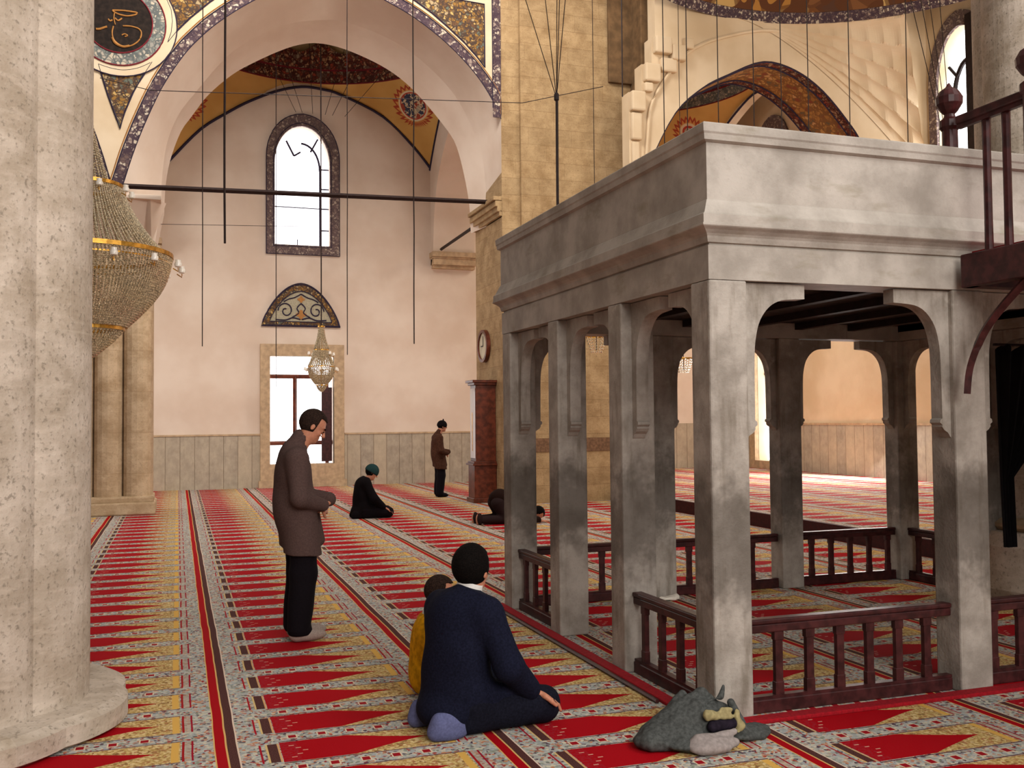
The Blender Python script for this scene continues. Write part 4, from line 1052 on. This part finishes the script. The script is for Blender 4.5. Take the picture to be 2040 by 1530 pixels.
def kneeling(name, loc, rz, label, h, mats, sc_=1.0, cap=None, twist=.22, headturn=.45, bow=.12, headc=(.055,.01,.835), shirt=True, hs=1.08):
    """man sitting on his heels, hands on his thighs; mats = jacket, trousers, hair, socks"""
    root = empty(name, loc, rz, label, 'person'); root.scale = (sc_,)*3
    ct = lambda p: tuple(rotz(np.array(p, float), twist))
    f = rotz(np.array([math.cos(bow), 0, -math.sin(bow)]), headturn); u = rotz(np.array([math.sin(bow), 0, math.cos(bow)]), headturn)
    WR = {-1: (.315,-.185,.185), 1: (.30,.17,.19)}; EL = {-1: (.115,-.275,.355), 1: (.08,.275,.37)}
    B = Field((-.34,-.38,-.02), (.62,.40,1.02), h)
    add_head(B, headc, f, u, hs); B.cap((.0,.0,.66), (headc[0]-.02,headc[1],headc[2]-.07), .062, .055, .03)
    B.ell((-.04,0,.24), (.14,.16,.17), .05).ell((-.03,0,.48), (.11,.16,.22), .05)
    for s in (-1, 1):
        sh = ct((-.01,s*.18,.635)); B.cap((0,0,.63), sh, .05, .05, .03).cap(sh, EL[s], .045, .036, .02).cap(EL[s], WR[s], .036, .025, .02)
        B.cap((-.04,s*.10,.20), (.385,s*.13,.09), .080, .055, .04).cap((.385,s*.13,.07), (-.14,s*.11,.06), .048, .032, .03)
        B.ell((-.165,s*.12,.06), (.045,.036,.06), .03)
        add_hand(B, np.array(WR[s])+(.01,0,-.005), (.86,s*.10*-1,-.50), (.45,0,.89), -s, .35, 1.12)
    B.full(lambda D, X, Y, Z: np.maximum(D, .004-Z)); B.mesh('body', 'skin', root); eyes(headc, f, u, root, h, hs)
    J = Field((-.38,-.44,.0), (.50,.44,.86), h)
    J.ell((-.065,0,.24), (.17,.205,.24), .06).ell((-.055,0,.44), (.165,.21,.25), .06).ell(ct((-.035,0,.57)), (.145,.225,.17), .05, (rotz(np.array([1.,0,0]), twist), rotz(np.array([0,1.,0]), twist), np.array([0,0,1.])))
    J.ell((-.10,0,.12), (.165,.20,.12), .05)
    for s in (-1, 1):
        sh = ct((-.015,s*.175,.615)); J.cap((-.01,0,.645), sh, .075, .083, .05).cap(sh, EL[s], .084, .076, .04).cap(EL[s], np.array(WR[s])-(.035,0,-.018), .076, .058, .03)
        J.cap((-.03,s*.13,.20), (.12,s*.15,.17), .11, .07, .05)
    J.cap((.0,0,.65), (.008,0,.690), .084, .074, .03); J.folds(.011, 13, 8)
    def neck(D, X, Y, Z):
        d = np.sqrt((X-.02-(Z-.70)*.4)**2+(Y-.005)**2)-.062
        D = np.where(Z > .655, np.maximum(D, -d), D)
        front = np.maximum(np.abs(Y-.02)-.035*(Z-.25)/.4, .06-X); D = np.where(Z > .30, np.maximum(D, -front), D)
        D = np.maximum(D, Z-(.742-.35*(X*.9+Y*-.3)))
        return np.maximum(D, .035-Z+.10*np.clip(-X-.02, 0, .1))
    J.full(neck); J.mesh('jacket', mats[0], root)
    T = Field((-.20,-.30,-.01), (.58,.30,.36), h)
    for s in (-1, 1):
        T.cap((-.02,s*.10,.17), (.385,s*.13,.105), .125, .094, .04).cap((.385,s*.135,.085), (-.06,s*.13,.075), .082, .066, .04)
    T.folds(.006, 15, 4); T.full(lambda D, X, Y, Z: np.maximum(D, .004-Z)); T.mesh('trousers', mats[1], root)
    for s in (-1, 1):
        K = Field((-.30,s*.13-.09,-.01), (-.0,s*.13+.09,.22), h*.8)
        K.ell((-.160,s*.14,.075), (.080,.055,.080), .03).cap((-.235,s*.13,.042), (-.10,s*.135,.042), .042, .042, .03).ell((-.225,s*.135,.075), (.035,.045,.06), .03).cap((-.14,s*.135,.10), (-.05,s*.135,.08), .045, .05, .03)
        K.full(lambda D, X, Y, Z: np.maximum(D, .003-Z)); K.mesh('sock', mats[3], root)
    hair_mesh(headc, f, u, mats[2], root, h*.8, hs, low=-.075, front=.030, thick=.014)
    if shirt:
        K = Field((-.12,-.12,.60), (.16,.13,.80), h*.7); K.cap((.006,.003,.66), (.030,.006,.745), .078, .069, .01)
        K.full(lambda D, X, Y, Z: np.maximum(np.maximum(D, -(np.sqrt((X-.02-(Z-.70)*.4)**2+(Y-.005)**2)-.058)), Z-.766+X*.30-Y*.10)); K.mesh('shirt_collar', 'shirt_white', root)
    if cap: hair_mesh(headc, f, u, cap, root, h*.8, hs, .022, 'knit_cap', low=-.005, front=.2, hairline=.055)
    return root
kneeling('person', (1.445,4.985,0), .16, 'man in navy suit kneeling on the carpet with hands on his knees, white collar showing', .0065, ('jacket_navy','trouser_navy','hair_black','sock_blue'), 1.0, None, .30, .62, .12, (.045,.015,.812))
kneeling('person', (2.96,16.12,0), -.05, 'distant man in black with a teal knitted cap kneeling alone on the carpet', .013, ('coat_black','trouser_black','hair_black','coat_black'), .93, 'knit_teal', .0, .05, .55, (.11,0,.80), False)

def child(loc):
    root = empty('person', loc, .1, 'small child in a yellow jacket kneeling behind the man in navy', 'person'); h = .008; hc = (.035,0,.575); f = (1,0,-.2); u = (.2,0,1)
    B = Field((-.22,-.24,-.01), (.34,.24,.75), h); add_head(B, hc, f, u, .86); B.cap((0,0,.42), (.02,0,.52), .042, .038, .02).ell((-.02,0,.26), (.08,.10,.20), .04)
    for s in (-1, 1):
        B.cap((0,0,.42), (0,s*.11,.40), .035, .035, .03).cap((0,s*.11,.40), (.04,s*.15,.26), .030, .024, .02).cap((.04,s*.15,.26), (.15,s*.09,.20), .024, .017, .02)
        add_hand(B, (.15,s*.09,.195), (.9,0,-.4), (.4,0,.9), -s, .4, .66); B.cap((0,s*.06,.12), (.24,s*.08,.05), .05, .035, .03).cap((.24,s*.08,.04), (-.08,s*.07,.035), .03, .022, .02)
    B.full(lambda D, X, Y, Z: np.maximum(D, .003-Z)); B.mesh('body', 'skin', root); eyes(hc, f, u, root, h, .86); hair_mesh(hc, f, u, 'hair_brown', root, h*.8, .86)
    J = Field((-.26,-.26,-.01), (.28,.26,.56), h); J.ell((-.035,0,.24), (.115,.15,.24), .05).ell((-.03,0,.10), (.125,.16,.12), .05)
    for s in (-1, 1): J.cap((-.01,0,.43), (-.01,s*.10,.40), .055, .055, .03).cap((-.01,s*.11,.40), (.04,s*.165,.26), .055, .046, .03).cap((.04,s*.165,.26), (.14,s*.10,.20), .046, .036, .02)
    J.folds(.008, 26, 6); J.full(lambda D, X, Y, Z: np.maximum(D, .015-Z)); J.mesh('jacket', 'jacket_yellow', root)
    K = Field((-.14,-.12,.40), (.14,.12,.55), h); K.cap((-.01,0,.465), (.0,0,.50), .066, .06, .02); K.folds(.003, 60, 2); K.mesh('white_collar', 'shirt_white', root)
    T = Field((-.14,-.18,-.01), (.34,.18,.20), h)
    for s in (-1, 1): T.cap((0,s*.06,.10), (.24,s*.08,.05), .06, .048, .03).cap((.24,s*.08,.045), (-.06,s*.07,.04), .042, .035, .02)
    T.full(lambda D, X, Y, Z: np.maximum(D, .003-Z)); T.mesh('trousers', 'trouser_black', root)
child((1.455,5.68,0))

def bowing(loc):
    root = empty('person', loc, 0, 'man in dark jacket bowing down with forehead to the carpet, half hidden by a post', 'person'); h = .013; hc = (1.0,0,.12); f = (.25,0,-1); u = (1,0,.3)
    B = Field((-.12,-.36,-.01), (1.25,.36,.62), h); add_head(B, hc, f, u); B.cap((.84,0,.22), (.94,0,.16), .06, .055, .03).ell((.60,0,.32), (.28,.15,.11), .04, (nrm((.9,0,-.35)), np.array([0,1.,0]), nrm((.35,0,.9)))).ell((.38,0,.40), (.13,.15,.12), .05)
    for s in (-1, 1):
        B.cap((.36,s*.10,.36), (.44,s*.13,.07), .075, .055, .03).cap((.44,s*.13,.06), (.03,s*.11,.06), .048, .035, .03).ell((-.0,s*.11,.08), (.04,.035,.09), .02)
        B.cap((.80,s*.17,.24), (.76,s*.27,.06), .045, .038, .02).cap((.76,s*.27,.06), (.98,s*.22,.03), .036, .025, .02); add_hand(B, (.98,s*.22,.03), (1,0,0), (0,0,1), -s, .1)
    B.full(lambda D, X, Y, Z: np.maximum(D, .003-Z)); B.mesh('body', 'skin', root); hair_mesh(hc, f, u, 'hair_black', root, h*.8)
    J = Field((.10,-.42,0), (1.05,.42,.66), h); J.ell((.62,0,.31), (.33,.20,.15), .05, (nrm((.9,0,-.35)), np.array([0,1.,0]), nrm((.35,0,.9)))).ell((.38,0,.38), (.165,.19,.155), .05)
    for s in (-1, 1): J.cap((.80,s*.15,.25), (.76,s*.27,.09), .078, .065, .04).cap((.76,s*.27,.08), (.93,s*.23,.05), .06, .05, .02)
    J.folds(.008, 14, 3); J.full(lambda D, X, Y, Z: np.maximum(D, .01-Z)); J.mesh('jacket', 'coat_umber', root)
    T = Field((-.05,-.28,-.01), (.62,.28,.46), h)
    for s in (-1, 1): T.cap((.34,s*.09,.32), (.44,s*.13,.10), .12, .085, .04).cap((.44,s*.13,.075), (.08,s*.11,.07), .075, .06, .03)
    T.full(lambda D, X, Y, Z: np.maximum(D, .004-Z)); T.mesh('trousers', 'trouser_grey', root)
    for s in (-1, 1):
        K = Field((-.12,s*.11-.09,-.01), (.16,s*.11+.09,.24), h*.8); K.ell((.02,s*.11,.085), (.055,.048,.095), .02)
        K.full(lambda D, X, Y, Z: np.maximum(D, .003-Z)); K.mesh('sock', 'trouser_grey', root)
bowing((4.36,14.42,0))

# ---- coat dropped at the foot of the corner post
def pile():
    root = empty('folded_coat', (2.47,4.36,0), 0, 'grey coat with pale lining dropped in a heap at the foot of the corner post', 'coat'); h = .0055
    G = Field((-.40,-.30,-.01), (.44,.30,.34), h)
    G.ell((.02,.05,.08), (.21,.14,.11), .05).ell((-.16,.02,.05), (.15,.12,.065), .05).ell((-.27,-.01,.035), (.09,.08,.045), .03).ell((.22,-.02,.025), (.18,.10,.030), .03).ell((-.04,-.11,.035), (.19,.10,.038), .04)
    for a, b, ra, rb in (((-.14,.05,.11),(.06,.06,.215),.040,.028), ((.06,.06,.215),(.17,.03,.12),.028,.030), ((-.20,-.03,.08),(.0,.0,.18),.028,.022), ((.0,.0,.18),(.13,.0,.205),.022,.012), ((.13,.0,.205),(.165,.03,.25),.016,.006), ((-.10,.10,.12),(-.02,.12,.20),.03,.02),
                         ((-.28,.0,.06),(-.12,-.08,.07),.022,.026), ((-.16,-.12,.05),(.0,-.06,.11),.02,.018), ((.10,.0,.12),(.24,-.02,.05),.03,.02), ((.20,-.07,.03),(.36,-.02,.028),.022,.016), ((.15,.06,.10),(.28,.05,.04),.03,.018), ((.17,-.03,.18),(.21,-.07,.05),.02,.024), ((-.30,-.05,.03),(-.33,.03,.03),.03,.02)):
        G.cap(a, b, ra, rb, .022)
    G.folds(.009, 17, 12); G.folds(.0035, 60, 13)
    G.carve((.11,-.16,.15), .085, .03)
    G.full(lambda D, X, Y, Z: np.maximum(D, .003-Z)); G.mesh('outer_cloth', 'coat_slate', root)
    cloth('lining_grey', C(150,140,136), .12, 50); cloth('lining_yellow', C(156,144,104), .15, 40); cloth('lining_dark', C(36,30,40), .2, 40)
    L = Field((-.25,-.34,-.01), (.24,.10,.20), h); L.ell((-.02,-.16,.035), (.13,.085,.042), .03).cap((-.08,-.15,.06), (.12,-.14,.075), .022, .014, .02).cap((-.04,-.18,.06), (.10,-.19,.045), .018, .012, .02).cap((-.09,-.2,.03), (.04,-.22,.03), .018, .012, .02); L.folds(.006, 34, 21); L.full(lambda D, X, Y, Z: np.maximum(D, .003-Z)); L.mesh('pale_lining', 'lining_grey', root)
    L = Field((-.10,-.16,.06), (.26,.08,.26), h); L.cap((.0,-.095,.155), (.14,-.085,.165), .020, .012, .03).cap((.0,-.095,.14), (.16,-.09,.135), .013, .010, .02).cap((.165,-.09,.14), (.17,-.105,.09), .02, .022, .02).cap((.17,-.105,.09), (.15,-.125,.065), .02, .015, .02); L.folds(.008, 60, 9); L.mesh('yellowish_lining', 'lining_yellow', root)
    L = Field((-.06,-.18,.03), (.22,.06,.20), h); L.cap((.02,-.10,.10), (.14,-.095,.10), .030, .028, .03); L.folds(.005, 40, 3); L.mesh('dark_fold', 'lining_dark', root)
pile()
# ================================================================== chandeliers
def bead(mb, p, r, mi=0):
    x, y, z = p; mb.add([(x+r,y,z),(x-r,y,z),(x,y+r,z),(x,y-r,z),(x,y,z+r*1.25),(x,y,z-r*1.25)], [(0,2,4),(2,1,4),(1,3,4),(3,0,4),(2,0,5),(1,2,5),(3,1,5),(0,3,5)], mi)
def ringt(mb, r, z, t, n=40, h=None):
    mb.lathe([(r-t,z-(h or t)),(r+t,z-(h or t)),(r+t,z+(h or t)),(r-t,z+(h or t)),(r-t,z-(h or t))], n=n)
def chandelier(name, loc, label, R, tiers, lamps, rows, cols, br, cable, ztop, cat='chandelier'):
    """tiers: (r_top, z_top, r_bottom, z_bottom, bulge, vertical strands?)"""
    root = empty(name, loc, 0, label, cat)
    for (r0, z0, r1, z1, bulge, nr, nc) in tiers:
        mb = MB()
        for i in range(nr):
            t = (i+.5)/nr; r = r0+(r1-r0)*t+bulge*math.sin(t*math.pi); z = z0+(z1-z0)*t
            for k in range(nc):
                a = 2*math.pi*(k+.5*(i % 2)*0)/nc
                bead(mb, (r*math.cos(a), r*math.sin(a), z), br*random.uniform(.8, 1.15))
        o = mb.build('crystal_strands', 'crystal', root); o['kind'] = 'stuff'
    for (r, z, t) in rows:
        mb = MB(); ringt(mb, r, z, t*.35, h=t); mb.build('gold_ring', 'gold', root)
    for (r, z, n, sz) in lamps:
        for k in range(n):
            a = 2*math.pi*(k+.3)/n; c = (r*math.cos(a), r*math.sin(a), z)
            mb = MB(); mb.tube([((r-.16*sz*6)*math.cos(a), (r-.16*sz*6)*math.sin(a), z-.3*sz), (c[0], c[1], z-.9*sz), (c[0], c[1], z-.2*sz)], sz*.12, 5); L = mb.build('lamp_arm', 'gold', root)
            mb = MB(); mb.lathe([(sz*.25,-.1*sz),(sz*.6,.0),(sz*.7,sz*.5),(sz*.5,sz*.95),(sz*.55,sz*1.3)], c, 10); mb.build('lamp_cup', 'lamp_glass', L, True)
    mb = MB(); mb.tube([(0,0,min(q[3] for q in tiers)), (0,0,ztop)], .015, 6); mb.build('stem', 'gold', root)
    mb = MB(); mb.tube([(0,0,ztop), (0,0,cable)], .014 if R < .5 else .02, 6); mb.build('cable', 'iron', root)
    return root
chandelier('crystal_chandelier', (-.93,11.0,0), 'huge crystal chandelier with a beaded bowl hanging just behind the near left pier', .87,
    [(.37,4.08,.80,3.40,-.05,34,100), (.87,3.36,.42,2.62,.10,36,150), (.80,3.30,.36,2.66,.08,16,70), (.40,2.60,.03,2.26,.03,16,60), (.03,4.98,.24,4.14,-.02,30,30)],
    [(.98,3.24,14,.055), (.47,4.02,9,.05)], [(.88,3.38,.022),(.40,2.60,.018),(.38,4.10,.018),(.86,3.30,.008)], 0, .0135, 9.5, 4.98)
chandelier('small_chandelier', (2.775,20.0,0), 'small crystal chandelier hanging in front of the low bright window', .28,
    [(.05,3.52,.15,3.08,-.02,22,18), (.15,3.05,.27,2.72,-.01,20,34), (.27,2.70,.12,2.36,.04,18,34), (.10,2.33,.02,2.21,.01,6,12)],
    [(.36,2.64,6,.045), (.30,2.96,4,.045)], [(.27,2.72,.010),(.15,3.06,.010),(.12,2.34,.008),(.07,3.54,.012)], 0, .0155, 11.5, 3.54)
for x, y, z, lab in ((6.32, 14.2, 2.90, 'little crystal lamp glinting between the second and third left posts of the tribune'), (8.60, 15.5, 2.66, 'little crystal lamp glinting just left of the front corner post')):
    c = empty('hanging_lamp', (x, y, 0), 0, lab, 'lamp')
    mb = MB()
    for i in range(6):
        for k in range(10): a = k*.628; r = .16-.015*i; bead(mb, (r*math.cos(a), r*math.sin(a), z-.045*i), .016)
    o = mb.build('crystal_beads', 'crystal', c); o['kind'] = 'stuff'
    mb = MB(); ringt(mb, .17, z+.02, .008, 20); mb.tube([(0,0,z+.02),(.17,0,z+.02)], .006, 4); mb.tube([(0,0,z+.02),(-.17,0,z+.02)], .006, 4); mb.build('gold_ring', 'gold', c); MB().tube([(0,0,z-.2),(0,0,12)], .006, 5).build('cable', 'iron', c)

# ================================================================== hanging cables
def wire(pts, r, label, wob=0, name='hanging_cable', group=None):
    P = []
    for a, b in zip(pts[:-1], pts[1:]):
        for k in range(12 if wob else 1):
            t = k/(12 if wob else 1); P.append([a[i]+(b[i]-a[i])*t+random.uniform(-wob, wob)*(i < 2) for i in range(3)])
    P.append(list(pts[-1])); o = MB().tube(P, r, 5).build(name, 'iron'); tag(o, label, 'cable', group); return o
wire([(.524,12,12),(.528,12,3.74)], .014, 'thick black cable ending in mid-air left of the tall window, crossing the tie rod', .006)
wire([(.31,14,12),(.32,14,2.654)], .007, 'thin cable hanging furthest left in front of the pale back wall', .003)
wire([(1.875,20,12),(1.872,20,2.3)], .009, 'thin cable passing down the left edge of the tall window')
wire([(2.495,15,12),(2.478,15,2.63)], .007, 'thin cable hanging just right of the tall window', .003)
wire([(3.089,13,12),(3.062,13,2.658)], .009, 'cable hanging between the tall window and the stone pier', .006)
wire([(6.761,14,12),(6.738,14,6.77)], .011, 'short cable ending high on the stone pier face', .003)
rp_ = tag(empty('rope_bundle', (4.0,10,0)), 'thick dark rope with five strands spreading above it, over the tribune parapet', 'rope')
MB().tube([(0,0,3.6),(.0,0,4.4),(.004,0,5.23)], .016, 6).build('rope', 'iron', rp_)
for dx, dy in ((-.33,.2),(-.10,.1),(-.02,-.2),(.06,.1),(.10,-.1)): MB().tube([(0,0,5.2),(dx,dy,6.5),(dx*3,dy*3,10)], .005, 4).build('strand', 'iron', rp_)
MB().lathe([(.006,-.06),(.03,-.04),(.03,.02),(.01,.05)], (0,0,5.22), 8).build('knot', 'iron', rp_, True)
for i, (x, z0) in enumerate(((4.81,4.4),(5.085,4.4),(5.46,4.3),(5.90,4.3),(6.25,4.3),(6.60,4.2),(7.15,4.2),(7.95,4.1))):
    nm = ('first','second','third','fourth','fifth','sixth','seventh','eighth')[i]
    wire([(x+.004*i,9,12),(x,9,z0)], .0055, 'thin dark cable over the marble parapet, %s from the left' % nm, 0, group='cables hanging over the tribune')
for i, (x, nm) in enumerate(((7.45,'leftmost'),(7.75,'second from the left'),(8.0,'third from the left'),(8.3,'fourth from the left'))):
    wire([(x,9,8.6),(8.62,9,4.3)], .0045, 'slanting thin cable by the right window, %s' % nm, 0, group='slanting cables by the right window')
wire([(-1.0,14,6.25),(-.361,14,6.146),(5.026,14,6.5),(6.4,14,6.9)], .006, 'pale thin wire strung across the upper part of the big arch', 0, 'strung_wire')
wire([(-.5,19,5.27),(1.592,19,5.35),(2.2,19,5.38)], .005, 'thin wire strung left of the tall window below the tie rod', 0, 'strung_wire')
for i, (x, nm) in enumerate(((1.95,'leftmost'),(2.25,'second'),(2.75,'third'),(3.35,'fourth'),(3.7,'fifth'),(4.3,'rightmost'))):
    wire([(2.775+(x-2.775)*1.35,21.6,10.05),(2.775+(x-2.775)*.45,21.2,8.3)], .006, 'faint suspension wire above the tall window, %s of the fan' % nm, 0, group='fan of wires above the tall window')

# black curtain drawn back against the right pier
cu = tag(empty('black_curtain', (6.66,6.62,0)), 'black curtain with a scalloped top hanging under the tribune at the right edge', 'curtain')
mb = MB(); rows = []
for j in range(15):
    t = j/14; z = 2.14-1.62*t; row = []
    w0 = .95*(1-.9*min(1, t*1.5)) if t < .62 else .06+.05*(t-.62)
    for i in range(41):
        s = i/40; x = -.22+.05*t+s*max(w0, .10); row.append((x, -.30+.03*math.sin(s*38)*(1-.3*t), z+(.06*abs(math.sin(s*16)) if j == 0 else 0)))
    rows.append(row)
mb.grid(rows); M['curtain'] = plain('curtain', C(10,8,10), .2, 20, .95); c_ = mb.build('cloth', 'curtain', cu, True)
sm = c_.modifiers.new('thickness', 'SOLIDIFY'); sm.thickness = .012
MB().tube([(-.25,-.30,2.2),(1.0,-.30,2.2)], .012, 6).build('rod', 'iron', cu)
# small things on the carpet
sh = tag(empty('crumpled_bag', (4.12,7.75,0)), 'small crumpled pale plastic bag on the carpet behind the front left posts', 'bag')
G = Field((-.14,-.1,-.01), (.16,.1,.1), .008); G.ell((0,0,.02), (.09,.05,.022), .03).ell((.05,.01,.03), (.04,.03,.02), .02); G.folds(.008, 60, 5); G.full(lambda D, X, Y, Z: np.maximum(D, .003-Z)); G.mesh('bag_skin', 'lamp_glass', sh)
bt = tag(empty('curved_hook', (2.52,7.98,0)), 'small dark iron hook lying at the far left corner of the tribune', 'hook')
MB().tube(smoothline([(-.14,.02,.018),(-.06,.0,.02),(.02,.02,.018),(.08,-.03,.018)], 5), .014, 6).build('bar', 'iron', bt); MB().tube(smoothline([(-.02,-.12,.014),(.05,-.15,.016),(.1,-.10,.014)], 5), .012, 6).build('prong', 'iron', bt)
